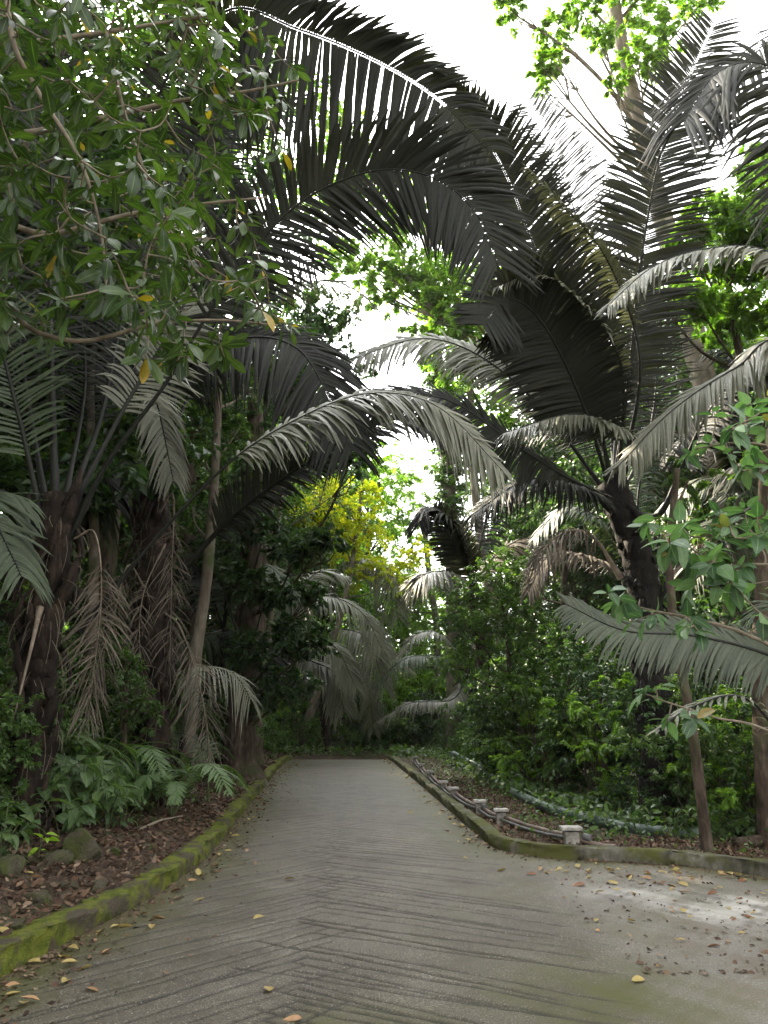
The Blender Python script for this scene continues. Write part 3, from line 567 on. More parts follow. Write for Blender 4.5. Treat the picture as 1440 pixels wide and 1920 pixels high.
far_palm((-4.7, 27, 0), at(545, 1220, 27), [[(580, 1130, 26.6), (625, 1120, 26.2), (680, 1150, 26), (715, 1215, 25.8)], [(580, 1200, 26.5), (630, 1215, 26), (668, 1290, 25.8)], [(520, 1130, 27), (480, 1120, 27), (450, 1180, 27)], [(560, 1120, 27.5), (600, 1070, 28), (650, 1080, 28.2)], [(585, 1240, 26.5), (625, 1262, 26.2), (645, 1330, 26)]],
         'palm on the left verge before the bend, several grey fronds arching toward the road', mats=['frond_skylit', 'frond_skylit', 'frond_green'], L=.95, r0=.16)
far_palm((3.2, 30, 0), at(880, 1250, 30), [[(830, 1190, 29.5), (780, 1190, 29), (740, 1235, 29)], [(830, 1230, 29), (760, 1235, 28), (705, 1280, 28)], [(850, 1310, 29), (770, 1318, 28), (708, 1352, 28)], [(860, 1150, 30), (820, 1090, 30), (765, 1115, 30)], [(900, 1180, 31), (950, 1150, 31), (990, 1200, 31)]],
         'far palm right of the bend, its pale frond tips pointing left over the road', mats=['frond_skylit', 'frond_green'], L=.6, r0=.17)
sp_ = far_palm((2.9, 21, 0), at(885, 1100, 21), [[(865, 1020, 20.5), (835, 965, 20), (800, 950, 20), (785, 985, 19.8)], [(905, 1000, 21), (925, 930, 21.5), (975, 900, 22), (1020, 930, 22)], [(850, 1075, 20.5), (800, 1075, 20), (765, 1110, 20)], [(930, 1040, 21), (990, 1010, 21), (1030, 1060, 21)]],
         'slim dark palm behind the light green bush right of the road, one frond standing upright', mats=['frond_dark', 'frond_dark', 'frond_skylit', 'frond_dead'], L=.85, r0=.18)
frond(sp_, np.array(sp_.location), px([(885, 1100, 21), (868, 1050, 20.6), (842, 1000, 20.2), (812, 955, 20)]), n=84, L=.8, face=(1, .1), droop=.15, s0=.1, w=.05, rr=.03, v=.1)
far_palm((5.6, 16.5, 0), at(1190, 1080, 16.5), [[(1130, 980, 16), (1060, 950, 16), (1000, 1010, 16)], [(1100, 1040, 16), (1030, 1040, 16), (990, 1110, 16)], [(1230, 980, 17), (1290, 930, 17), (1370, 960, 17)], [(1200, 900, 17), (1240, 820, 17.5), (1300, 800, 18)], [(1240, 1060, 16), (1320, 1060, 16), (1380, 1130, 16)]],
         'palm with drooping green and dead fronds directly behind the huge dark palm', mats=['frond_green', 'frond_dead', 'frond_dark', 'frond_green', 'frond_dark'], L=.6)
far_palm((9.2, 15, 0), at(1440, 930, 15), [[(1400, 850, 14.5), (1340, 800, 14), (1270, 830, 14)], [(1390, 900, 14), (1310, 900, 14), (1240, 960, 14)], [(1430, 800, 15), (1400, 690, 15), (1330, 650, 15)], [(1480, 800, 15), (1530, 700, 15), (1600, 690, 15)], [(1400, 960, 14.5), (1340, 980, 14), (1290, 1060, 14)]],
         'dark palm far right beyond the tall pale tree trunk', mats=['frond_dark', 'frond_green', 'frond_dark'], L=1.0)
far_palm((-7.2, 13.5, 0), at(60, 880, 13.5), [[(20, 760, 13), (-40, 700, 13)], [(100, 740, 13.5), (180, 650, 14), (230, 720, 14)], [(60, 700, 14), (60, 560, 14.5), (0, 470, 15)], [(110, 860, 13), (180, 850, 13), (220, 950, 13)], [(20, 880, 13), (-30, 920, 13)]],
         'palm in the deep shade behind the nearest left palm', mats=['frond_green', 'frond_dark'], L=1.1)
far_palm((-4.6, 19, 0), at(420, 1180, 19), [[(440, 1080, 18.5), (500, 1060, 18), (560, 1120, 18)], [(380, 1080, 19), (320, 1050, 19), (280, 1110, 19)], [(430, 1040, 19), (440, 960, 19.5), (490, 920, 20)], [(450, 1190, 18), (490, 1215, 17.6), (520, 1290, 17.5)], [(390, 1190, 18), (340, 1210, 17.5), (300, 1280, 17.5)]],
         'palm with drooping fronds in shade behind the slim leaning tree on the left', mats=['frond_green', 'frond_dark'], L=.9)
# young palm frond fan in front of slim tree
o = at(395, 1440, 12.5); o[2] = gz(o[0], o[1])
yp = empty('young_palm', o, 'young palm with one pale arching frond beside the slim tree trunk on the left', 'palm')
frond(yp, o, np.vstack([o, px([(385, 1330, 12.3), (345, 1262, 12.1), (385, 1250, 11.9), (440, 1265, 11.8), (470, 1310, 11.7)])]), n=40, L=.55, face=(.3, .9), droop=.9, v=0, mat='frond_skylit', rib='midrib_green', s0=.42, w=.032, rr=.015)
frond(yp, o, np.vstack([o, px([(380, 1400, 12.6), (330, 1375, 12.7), (280, 1400, 12.8)])]), n=30, L=.4, face=(.3, .9), droop=.6, mat='frond_green', s0=.3, w=.03, rr=.012)

# ------------------------------------------------------------------ trees
def tree(name, label, base, path, r0, r1, crowns, mat, bark, size=.12, dens=1.0, asp=.45, group=None, near=False, cat='tree', seed=0, rough=.06, limbs=True, flare=1.35):
    """crowns: (centre xyz, radius xyz, leaves)"""
    r = np.random.default_rng(seed + 100)
    o = np.array(base, float); o[2] = gz(o[0], o[1])
    rt = empty(name, o, label, cat, group)
    P = catmull(np.vstack([o - [0, 0, .3], path]), 40); R = np.linspace(r0, r1, 40) * np.interp(np.arange(40), [0, 2, 5], [flare, 1.12, 1])
    g = Geo(); tube(g, P, R, 14, rough=rough, seed=seed)
    if limbs:
        for c, rad, n in crowns:
            c = np.asarray(c, float); dd = np.linalg.norm(P - c, axis=1) + np.maximum(0, P[:, 2] - c[2] + .2) * 1.5; i = int(np.argmin(dd)); i = max(i - 3, 4)
            s = P[i]; l = np.linalg.norm(c - s); md = (s + c) / 2 + np.array([0, 0, -.08 * l]) + r.normal(size=3) * .06 * l
            b0 = min(R[i] * .5, .02 + .009 * l); tube(g, catmull([s, md, c], 12), np.linspace(b0, .012, 12), 7, rough=rough, seed=seed)
            for k in range(5):
                e = c + rand_dir(1, r=r)[0] * np.asarray(rad) * .8; m_ = md * .5 + c * .5
                tube(g, catmull([m_, (m_ + e) / 2 + r.normal(size=3) * .05 * l, e], 6), np.linspace(b0 * .35, .005, 6), 5)
    g.build('trunk', M[bark], rt, o)
    g = Geo()
    for c, rad, n in crowns: clump(g, c, rad, int(n * dens), size, near=near, asp=asp, r=r)
    g.build('crown', M[mat], rt, o)
    return rt
def cr(p, Y, rp, n, flat=1.0, dr=None):
    """crown clump from picture position, distance and apparent radius"""
    k = Y / 1400; return (at(p[0], p[1], Y), np.array([rp * k, (dr or rp) * k, rp * k * flat]), n)

tree('pale_tree', 'tall pale-barked tree leaning left above the huge dark palm, light leaves against sky', at(1395, 1440, 17), px([(1362, 950, 17), (1302, 640, 17), (1235, 380, 17), (1187, 190, 17), (1150, 0, 17), (1130, -180, 17)]), .42, .14,
     [cr((955, 20), 16, 42, 260), cr((1035, 60), 16, 45, 330), cr((1015, 125), 15.5, 34, 220), cr((1045, 110), 15.5, 28, 160), cr((1090, 15), 16, 45, 330), cr((1130, 70), 16, 40, 330), cr((1180, 20), 17, 60, 520), cr((1190, 110), 16.5, 45, 360), cr((1240, 60), 16.5, 55, 420), cr((1230, 120), 16.5, 30, 170), cr((1310, 10), 17, 55, 330), cr((1145, 160), 16.3, 25, 120), cr((1100, -90), 17, 80, 800), cr((1250, -90), 17, 90, 900), cr((980, -60), 17, 60, 500), cr((1020, 165), 15.5, 14, 60)],
     'bright_leaf', 'bark', size=.18, seed=1, dens=1.9)
tree('green_tree', 'leafy green tree at right behind the pale drooping frond', at(1420, 1480, 13.5), px([(1430, 1000, 13.5), (1400, 760, 13.5), (1370, 560, 13.5), (1350, 420, 13.5)]), .16, .05,
     [cr((1330, 400), 13, 50, 600, .7), cr((1290, 440), 12.6, 40, 420, .7), cr((1390, 430), 13, 60, 800, .7), cr((1440, 480), 13.5, 60, 800, .8), cr((1300, 560), 12.8, 60, 700, .6), cr((1230, 555), 12.6, 35, 260, .6), cr((1370, 590), 13.4, 70, 900, .7), cr((1450, 620), 13.5, 60, 700, .8), cr((1340, 500), 13.5, 70, 800, .6), cr((1420, 370), 13.5, 40, 400), cr((1430, 300), 14, 50, 500), cr((1480, 380), 14, 70, 700)],
     'bright_leaf', 'bark_brown', size=.17, seed=2, dens=1.9)
tree('slim_tree', 'slim pale-spotted tree trunk leaning right in the leaf litter on the left bank', at(348, 1505, 13.2), px([(352, 1400, 13.2), (368, 1220, 13.2), (388, 1080, 13.2), (405, 850, 13.2), (412, 650, 13.2)]), .13, .06,
     [cr((400, 720), 13.5, 60, 700), cr((450, 800), 13.5, 55, 600), cr((380, 830), 13.8, 50, 500), cr((430, 900), 13.8, 45, 420), cr((360, 950), 14, 45, 420), cr((350, 600), 14, 80, 800), cr((480, 720), 14, 60, 600)], 'mid_leaf', 'bark', size=.11, seed=3, flare=1.2)
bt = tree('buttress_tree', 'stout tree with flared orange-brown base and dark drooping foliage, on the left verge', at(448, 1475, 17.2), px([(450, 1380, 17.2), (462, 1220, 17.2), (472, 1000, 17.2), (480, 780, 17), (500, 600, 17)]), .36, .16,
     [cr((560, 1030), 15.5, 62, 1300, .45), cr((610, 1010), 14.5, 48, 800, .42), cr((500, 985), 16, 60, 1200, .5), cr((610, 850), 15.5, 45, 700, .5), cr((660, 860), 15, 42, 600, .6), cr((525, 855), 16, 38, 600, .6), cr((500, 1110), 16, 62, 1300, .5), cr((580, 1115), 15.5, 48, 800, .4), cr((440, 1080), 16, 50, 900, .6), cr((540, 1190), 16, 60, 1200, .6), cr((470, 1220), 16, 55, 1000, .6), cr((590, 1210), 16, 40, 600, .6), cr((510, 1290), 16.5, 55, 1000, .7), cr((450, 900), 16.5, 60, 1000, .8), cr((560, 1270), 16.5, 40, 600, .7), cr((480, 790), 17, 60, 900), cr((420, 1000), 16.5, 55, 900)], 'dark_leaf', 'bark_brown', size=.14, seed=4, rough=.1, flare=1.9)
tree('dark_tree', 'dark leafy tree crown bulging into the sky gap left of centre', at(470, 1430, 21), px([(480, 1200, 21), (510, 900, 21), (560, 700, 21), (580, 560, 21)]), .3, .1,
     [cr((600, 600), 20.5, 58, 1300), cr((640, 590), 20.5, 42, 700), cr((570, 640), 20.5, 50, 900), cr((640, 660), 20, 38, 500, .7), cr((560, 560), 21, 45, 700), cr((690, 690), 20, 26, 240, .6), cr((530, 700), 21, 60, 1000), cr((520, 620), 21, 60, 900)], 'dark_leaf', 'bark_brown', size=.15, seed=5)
tree('ivy_tree', 'tall trunk wrapped in dark ivy rising in the far gap over the road', (2.9, 32, 0), px([(850, 1150, 32), (842, 900, 32), (826, 720, 32), (808, 560, 32), (800, 420, 32)]), .35, .2,
     [cr((848, 1000), 32, 34, 700, 1.4), cr((846, 930), 32, 34, 900, 1.4), cr((840, 870), 32, 33, 900, 1.4), cr((835, 815), 32, 31, 800, 1.4), cr((828, 760), 32, 28, 700, 1.4), cr((818, 700), 32, 26, 600, 1.4), cr((810, 640), 32, 24, 500, 1.4), cr((802, 570), 32, 24, 400, 1.4)], 'mid_leaf', 'bark', size=.17, seed=6, limbs=False, dens=4)
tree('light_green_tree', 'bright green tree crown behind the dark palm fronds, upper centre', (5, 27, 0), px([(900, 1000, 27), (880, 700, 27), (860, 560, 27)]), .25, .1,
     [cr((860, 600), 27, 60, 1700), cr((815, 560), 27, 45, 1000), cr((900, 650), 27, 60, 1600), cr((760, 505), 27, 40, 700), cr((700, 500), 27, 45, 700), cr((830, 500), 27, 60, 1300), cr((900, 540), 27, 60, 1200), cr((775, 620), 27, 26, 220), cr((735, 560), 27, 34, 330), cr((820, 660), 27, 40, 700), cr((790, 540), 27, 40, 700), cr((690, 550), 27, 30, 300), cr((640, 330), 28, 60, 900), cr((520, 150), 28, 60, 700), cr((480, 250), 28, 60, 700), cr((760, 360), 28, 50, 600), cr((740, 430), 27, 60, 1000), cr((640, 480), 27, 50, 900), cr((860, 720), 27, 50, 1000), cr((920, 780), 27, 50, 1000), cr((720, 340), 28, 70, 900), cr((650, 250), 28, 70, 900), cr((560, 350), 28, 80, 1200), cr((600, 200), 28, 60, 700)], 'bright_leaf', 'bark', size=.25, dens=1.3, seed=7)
tree('sunglow_tree', 'far tree with sunlight painted yellow into its leaves over the bend', (-3.9, 34.5, 0), px([(640, 1150, 34), (668, 1000, 34), (680, 900, 34)]), .2, .07,
     [cr((640, 950), 34, 55, 700), cr((600, 930), 34, 45, 600), cr((575, 960), 33, 40, 500), cr((620, 985), 33, 40, 500), cr((690, 990), 34, 45, 500), cr((560, 960), 34, 40, 350), cr((650, 1020), 34, 45, 450), cr((700, 930), 34, 30, 220), cr((740, 1070), 35, 45, 450), cr((780, 1040), 36, 30, 250), cr((690, 1070), 34, 40, 350)], 'sunglow_leaf', 'bark', size=.2, seed=8, dens=2.4)
tree('yellow_green_tree', 'far yellow-green tree standing right of the sky gap over the bend', (3.0, 48, 0), px([(820, 1200, 48), (805, 1080, 48), (795, 980, 48)]), .3, .15,
     [cr((780, 990), 48, 40, 330), cr((760, 900), 48, 30, 90), cr((800, 930), 48, 35, 160), cr((740, 1130), 48, 60, 700), cr((800, 1100), 48, 60, 700), cr((700, 1170), 48, 60, 700), cr((770, 1200), 48, 60, 700), cr((640, 1200), 48, 60, 700), cr((830, 1020), 48, 40, 330), cr((800, 860), 48, 25, 60), cr((690, 1110), 48, 45, 400)], 'bright_leaf', 'bark', size=.30, seed=9, dens=2)
tree('brown_trunk_tree', 'thin reddish-brown trunk leaning in the undergrowth at right', at(1312, 1465, 8.9), px([(1300, 1380, 8.9), (1284, 1290, 8.9), (1265, 1180, 9), (1255, 1040, 9.1), (1270, 880, 9.3)]), .065, .04,
     [cr((1250, 1000), 9.3, 40, 200), cr((1290, 900), 9.5, 50, 260), cr((1330, 1010), 9.5, 50, 260)], 'mid_leaf', 'bark_brown', size=.11, seed=10, flare=1.15)
tree('edge_tree', 'brown tree trunk standing at the extreme right edge above the kerb', at(1436, 1600, 9.4), px([(1428, 1400, 9.4), (1424, 1250, 9.4), (1430, 1000, 9.4), (1445, 700, 9.4)]), .10, .07,
     [cr((1440, 900), 9.8, 70, 400), cr((1480, 700), 9.8, 90, 500), cr((1440, 1080), 9.8, 60, 300)], 'mid_leaf', 'bark_brown', size=.12, seed=11)
for k, (a, b_, Y, rr, lab) in enumerate([((1265, 1400), (1275, 640), 19, .14, 'straight pale trunk right of the huge dark palm, in the gap below the green tree'), ((1212, 1400), (1190, 800), 21, .13, 'pale thin trunk seen just right of the huge dark palm stem'), ((165, 1450), (170, 700), 12.5, .10, 'thin dark trunk between the two shaggy left palms'), ((470, 1440), (520, 1000), 22, .13, 'dim thin trunk behind the buttressed tree')]):
    p0, p1 = at(*a, Y), at(*b_, Y)
    tree('slim_tree', lab, p0, np.array([p0 * .5 + p1 * .5 + [.08, 0, 0], p1, p1 + [.1, 0, 2.]]), rr, rr * .6, [(p1 + [rng.normal() * .8, rng.normal(), 1 + rng.normal() * .8], np.array([1.2, 1.2, .8]), 350) for q in range(5)], 'mid_leaf' if k != 3 else 'dark_leaf', 'bark', size=.14, seed=20 + k)

# generic tall forest trees (prototype + copies)
def proto_tree(seed, H, mat, size=.17):
    r = np.random.default_rng(seed); P = np.array([[0, 0, H * .3], [.2 * r.normal(), .2, H * .6], [.5 * r.normal(), .3, H * .9]])
    cs = []
    for k in range(26):
        f = .28 + .72 * r.random(); a = r.random() * 6.28; rad = (2.4 - 1.3 * abs(f - .62)) * r.random() ** .5
        cs.append((np.array([math.cos(a) * rad, math.sin(a) * rad, H * f]), np.array([1.3, 1.3, .85]) * (.7 + .5 * r.random()), 620))
    o = np.zeros(3); rt = empty('forest_tree', o)
    g = Geo(); tube(g, catmull(np.vstack([[0, 0, -.3], P]), 24), np.linspace(.24, .07, 24), 10, rough=.07, seed=seed)
    for c, rad, n in cs:
        s = np.array([0, 0, c[2] * .85]); tube(g, catmull([s, (s + c) / 2 + [0, 0, -.1], c], 6), np.linspace(.05, .012, 6), 5, cap=False)
    g.build('trunk', M['bark_brown'], rt, o)
    g = Geo()
    for c, rad, n in cs: clump(g, c, rad, n, size, r=r)
    g.build('crown', M[mat], rt, o); return rt
protos = [proto_tree(31, 11, 'dark_leaf'), proto_tree(32, 13, 'mid_leaf'), proto_tree(33, 9, 'dark_leaf', .15), proto_tree(34, 12, 'bright_leaf', .2)]
usedp = set()
def place(protos, usedset, k, x, y, s, rz, label, cat, group):
    src = protos[k]
    if k in usedset: c = copy_tree(src)
    else: c = src; usedset.add(k)
    c.location = (x, y, gz(x, y)); c.rotation_euler = (0, 0, rz); c.scale = (s, s, s)
    tag(c, label, cat, group); return c
TL = ['tall dark forest tree deep behind the shaggy palms, left side', 'tall green forest tree in the wood behind the left bank', 'short dark forest tree in the wood left of the road', 'light green forest tree showing between the left trunks']
TR = ['dark forest tree behind the huge dark palm, right side', 'tall green forest tree in the wood right of the road', 'short dark forest tree behind the pipes, right side', 'light green forest tree glowing behind the right palms']
spots = [(-6.5, 11.5, 0), (-9, 9, 1), (-8, 14.5, 1), (-11, 12, 0), (-6.8, 17, 0), (-9.5, 19, 3), (-12, 16, 1), (-5.6, 21.5, 2), (-8, 24, 0), (-11, 23, 1), (-6, 28, 1), (-10, 30, 0), (-14, 21, 0), (-14, 27, 1), (-6.5, 34, 0), (-10, 37, 3), (-5.5, 40, 1), (-15, 34, 1), (-9.5, 5.5, 0), (-8, 2, 1),
         (8.8, 12, 1), (7.5, 19, 0), (10.5, 17, 1), (6.2, 23.5, 2), (9.5, 24, 3), (13, 21, 1), (6.6, 28, 0), (10, 30, 1), (14, 28, 3), (7.5, 34.5, 1), (12, 36, 0), (17, 33, 1), (12.5, 14, 0), (15, 18, 3), (11, 9.5, 1),
         (-7.5, -1, 0), (-9, -4, 1), (-12.5, 7, 1), (-12, 2, 0), (-15, 11, 1), (-16, 5, 0), (-5.2, 45, 3), (-1.5, 50, 3), (2.5, 52, 3), (6.5, 47, 3), (10, 43, 1), (-9, 43, 0), (5.9, 38.2+6, 3), (8.3, 31.5, 1), (6.8, 26.5, 2), (-5.6, 37.5, 1), (-4.9, 42.5, 3), (-4, 54, 3), (.5, 57, 3), (6, 56, 3), (4.6, 33, 2), (5.2, 38.5+5, 2), (13, 49, 1), (-13, 47, 0)]  # leading trees on this line are out of view, added to shade the road
for x, y, k in spots:
    Lx = x < 0
    place(protos, usedp, k, x + rng.normal() * .3, y, (.85 + .3 * rng.random()) * (1.45 if Lx else .95) * (1.0 if (y < 40 or -6 < x < 8) else 1.3) * (1.35 if x > 5 and 25 < y < 40 else 1), rng.random() * 6.28, (TL if Lx else TR)[k], 'tree', 'forest trees on the left' if Lx else 'forest trees on the right')

# ------------------------------------------------------------------ shrubs (prototype + copies)
def proto_shrub(name, seed, H, R, mat, size, n=6500, asp=.45, stems=9, layered=False):
    r = np.random.default_rng(seed); o = np.zeros(3); rt = empty(name, o); g = Geo(); gl = Geo(); nc = 16
    for k in range(nc):
        a = r.random() * 6.28; f = .12 + .88 * r.random(); rad = R * (r.random() ** .5) * (1 - .35 * f)
        c = np.array([math.cos(a) * rad, math.sin(a) * rad, H * f])
        tube(g, catmull([[math.cos(a) * .1, math.sin(a) * .1, -.1], [c[0] * .45, c[1] * .45, c[2] * .55], c], 8), np.linspace(.022, .006, 8), 5, cap=False)
        clump(gl, c, np.array([1, 1, .28 if layered else .62]) * R * (.34 + .2 * r.random()), n // nc, size, asp=asp, r=r, tilt=.3 if layered else .6)
    g.build('stems', M['bark_brown'], rt, o); gl.build('foliage', M[mat], rt, o); return rt
SH = [proto_shrub('dark_shrub', 41, 2.6, 1.3, 'dark_leaf', .10), proto_shrub('dark_shrub', 42, 3.6, 1.4, 'dark_leaf', .12, 8000), proto_shrub('green_shrub', 43, 2.4, 1.2, 'mid_leaf', .09, 7000),
      proto_shrub('green_shrub', 44, 3.2, 1.3, 'mid_leaf', .12, 7500), proto_shrub('sapling', 45, 2.8, 1.2, 'bright_leaf', .11, 2600, layered=True), proto_shrub('low_shrub', 46, 1.0, .8, 'dark_leaf', .09, 2600), proto_shrub('low_shrub', 47, .9, .8, 'mid_leaf', .11, 1800)]
us = set()
SL = {0: 'dark small-leaved shrub in the shady undergrowth', 1: 'tall dark shrub in the shady undergrowth', 2: 'mid green shrub in the undergrowth', 3: 'tall mid green shrub in the undergrowth', 4: 'sapling with layered light green sprays', 5: 'knee-high dark shrub', 6: 'knee-high fresh green shrub'}
def shrub(k, x, y, s=1.0):
    side = 'left' if x < -1 and y < 36 else ('right' if y < 36 else 'far')
    dist = ('close behind' if y < 12.5 else 'midway along' if y < 22 else 'far along') if side != 'far' else 'across'
    wh = {'left': f'{dist} the mossy left kerb', 'right': f'{dist} the right kerb and its pipes', 'far': 'beyond the bend where the road disappears'}[side]
    place(SH, us, k, x, y, s, rng.random() * 6.28, f'{SL[k]}, {wh}', 'shrub', f'{SL[k]} {wh}')
for k, x, y, s in [(0, -5.6, 8.8, .9), (5, -4.9, 7.4, .9), (5, -4.4, 8.6, .9), (6, -5.2, 6.4, .8), (0, -6.8, 7.4, 1), (5, -4.5, 9.8, 1), (6, -4.0, 10.8, .8), (0, -5.6, 10.8, .9), (2, -5.2, 12.6, .8), (1, -7.2, 12.2, 1), (5, -4.6, 13.2, .9), (5, -4.3, 14.6, .8), (0, -5.8, 14.6, .9), (1, -6.6, 16.5, 1),
                   (0, -4.9, 16.6, .8), (0, -4.6, 18.8, .7), (4, -4.4, 20.2, 1), (2, -4.3, 21.2, .9), (3, -4.5, 22, .9), (4, -4.3, 22.8, .9), (4, -4.6, 25, 1.1), (4, -4.7, 27.4, 1.2), (6, -4.0, 23.5, .8), (6, -4.1, 26, .9), (1, -5.8, 20.6, 1), (2, -4.3, 24, .8), (3, -4.6, 26, .9), (1, -6, 25, 1.1), (3, -4.7, 28.5, 1), (1, -5.2, 31.5, 1.1), (0, -4.4, 30, .8), (2, -3.8, 33.5, .9), (1, -5, 35.5, 1.2), (1, -9, 10, 1.2), (1, -9, 15, 1.2), (1, -9, 19, 1.3), (1, -8.5, 26, 1.3), (2, -4.9, 10.2, .62), (3, -5.3, 11.8, .7), (2, -4.4, 11.7, .5), (3, -4.7, 13.4, .6), (0, -6.2, 9.4, .8), (2, -5.6, 8.0, .55), (3, -4.3, 15.6, .6), (2, -4.1, 17.2, .5), (3, -4.2, 19.4, .65), (2, -5.0, 14.0, .8), (3, -4.1, 7.7, .5), (2, -4.7, 7.2, .5), (2, -4.5, 9.3, .75), (3, -5.1, 8.7, .7), (3, -4.1, 11.6, .62), (2, -4.6, 12.9, .95), (3, -4.9, 10.9, .8), (2, -4.4, 14.3, .7), (4, -5.2, 9.0, .6), (4, -4.6, 12.6, .6), (4, -4.4, 21, .8), (6, -6.0, 5.6, .9), (6, -4.3, 18, .6), (5, -4.0, 16.4, .5)]:
    shrub(k, x, y, s)
for k, x, y, s in [(1, 3.3, 38.5 + 5, .8), (3, .5, 42.5, .8), (1, -1.5, 41, .9), (2, -2.6, 38.5, 1), (3, -.8, 43.5, 1.1), (1, 2, 44.5, .9), (1, 5.5, 45, 1.), (1, 9, 45, 1.3), (3, -3.5, 42, 1.2), (1, 3.0, 37.0, .6), (1, -6, 44, 1.3), (4, -3.5, 46.5, 2.0), (4, -1, 46, 2.2), (4, 1.5, 46.5, 2.3), (4, 4.2, 46, 2.2), (3, 7.2, 47, 1.7), (4, .4, 44.6, 1.6), (4, 3, 44.8, 1.8), (4, -2.6, 44, 1.6), (5, -3.4, 39.5, 1.4), (5, -2.2, 40.5, 1.4), (5, -1, 41.5, 1.5), (5, .3, 42, 1.4), (5, 1.6, 42.6, 1.5), (5, 3, 43, 1.5), (5, -4, 37.5, 1.3), (1, -.5, 43.6, .8), (1, 1.8, 43.4, .7), (1, 4.6, 43.6, .9), (1, -8, 40, 1.7), (3, -6.2, 38.5, 1.3), (1, 11, 47, 1.8), (4, -.2, 49.5, 3.0), (4, 3, 50.5, 3.0), (4, -4.6, 50, 3.0), (4, 6, 50, 3), (4, 1.2, 53, 3.6), (4, -2.6, 53, 3.6)]:
    shrub(k, x, y, s)
for k, x, y, s in [(2, 3.6, 24, .9), (3, 3.4, 27, .9), (1, 4.2, 29.5, 1), (3, 3.3, 21.5, .95), (1, 5, 25, 1.1), (3, 3.5, 18.6, 1.0), (2, 3.2, 17.0, 1.0), (1, 4.6, 20, 1.1), (2, 3.3, 15.2, 1.05), (0, 2.9, 17.8, .8), (1, 3.0, 20.5, .8), (1, 4.8, 16.8, 1.0), (0, 4.0, 14.2, .9), (1, 5.6, 14.6, .95), (4, 3.6, 13.4, .95), (4, 4.6, 12.6, 1), (4, 3.1, 15.6, .9), (0, 5.4, 12.4, .9), (1, 6.8, 13.4, 1.1), (0, 6.4, 11.0, 1), (4, 5.3, 11.2, .8), (3, 7.4, 10.0, 1), (0, 6.2, 9.3, .7), (5, 5.0, 10.4, .7), (5, 4.2, 11.2, .8), (5, 3.6, 12.2, .6), (6, 5.6, 9.4, .6), (5, 6.3, 8.4, .9),
                   (3, 4.1, 10.5, .62), (4, 4.7, 10.1, .8), (1, 5.2, 10.0, .55), (0, 3.7, 11.4, .7), (2, 5.6, 9.0, .6), (5, 2.9, 16.4, .6), (5, 2.7, 19.0, .6), (6, 2.5, 21.5, .5), (2, 2.6, 25.5, .55), (2, 2.4, 29.5, .6), (1, 8.5, 16, 1.2), (1, 7, 17, 1.2), (1, 8, 21, 1.3), (1, 6.5, 24, 1.3), (1, 9.5, 12.5, 1.2), (3, 7.6, 12, 1.1), (0, 8.2, 8.6, 1.1), (1, 5.2, 32.5, 1.2), (1, 6.8, 34.8, 1.2)]:
    shrub(k, x, y, s)
# the two tall light green bushes at right of the road
tree('green_tree', 'dull green tree filling the gap between the tall pale trunk and the right edge', (8.2, 19.5, 0), px([(1380, 1100, 19.5), (1375, 800, 19.5)]), .15, .08,
     [cr((1280 + 60 * (i % 4), 640 + 70 * (i // 4)), 19.5 + (i % 3), 55, 900) for i in range(16)], 'mid_leaf', 'bark_brown', size=.15, seed=12)
tree('bushy_tree', 'rounded light green bushy tree right of the road, below the sky gap', (3.35, 17.6, 0), px([(960, 1300, 17.6), (950, 1180, 17.6), (935, 1090, 17.6)]), .07, .03,
     [cr((930, 1075), 17, 50, 900), cr((880, 1110), 17, 42, 700), cr((985, 1105), 17, 50, 900), cr((940, 1150), 16.8, 60, 1100), cr((850, 1165), 17, 38, 600), cr((1000, 1180), 17, 50, 800), cr((900, 1200), 16.8, 55, 1000), cr((850, 1240), 17, 45, 800), cr((960, 1050), 17.3, 28, 260)], 'mid_leaf', 'bark_brown', size=.10, seed=40, dens=1.3)
tree('bushy_tree', 'smaller light green bushy shrub beside the dead fronds of the second left palm', at(235, 1470, 11), px([(235, 1350, 11), (240, 1260, 11)]), .05, .02,
     [cr((235, 1260), 10.8, 40, 420), cr((270, 1300), 10.6, 35, 350), cr((215, 1220), 11, 30, 260), cr((290, 1350), 10.6, 28, 260), cr((230, 1330), 10.8, 35, 260)], 'mid_leaf', 'bark_brown', size=.075, seed=41)

# far wood as one mass
g = Geo(); r = np.random.default_rng(77)
for k in range(420):
    a = r.random()
    side = r.integers(0, 3)
    if side == 0: c = [-12 - 18 * r.random(), 6 + 52 * r.random(), 0]
    elif side == 1: c = [14 + 18 * r.random(), 8 + 52 * r.random(), 0]
    else: c = [-28 + 56 * r.random(), 52 + 16 * r.random(), 0]
    hmax = 7.5 if side == 2 else (17 if side == 0 else 11)
    c[2] = .6 + hmax * r.random()
    clump(g, c, np.array([3.2, 3.2, 2.3]) * (.6 + .5 * r.random()), 560, .45, r=r)
for k in range(110):
    clump(g, [-26 + 52 * r.random(), 53 + 6 * r.random(), .4 + 4.5 * r.random()], np.array([2.6, 1.6, 1.6]), 420, .35, r=r)
tag(g.build('distant_wood', M['mid_leaf']), 'dense distant wood closing the view behind the roadside trees', 'wood', kind='stuff')

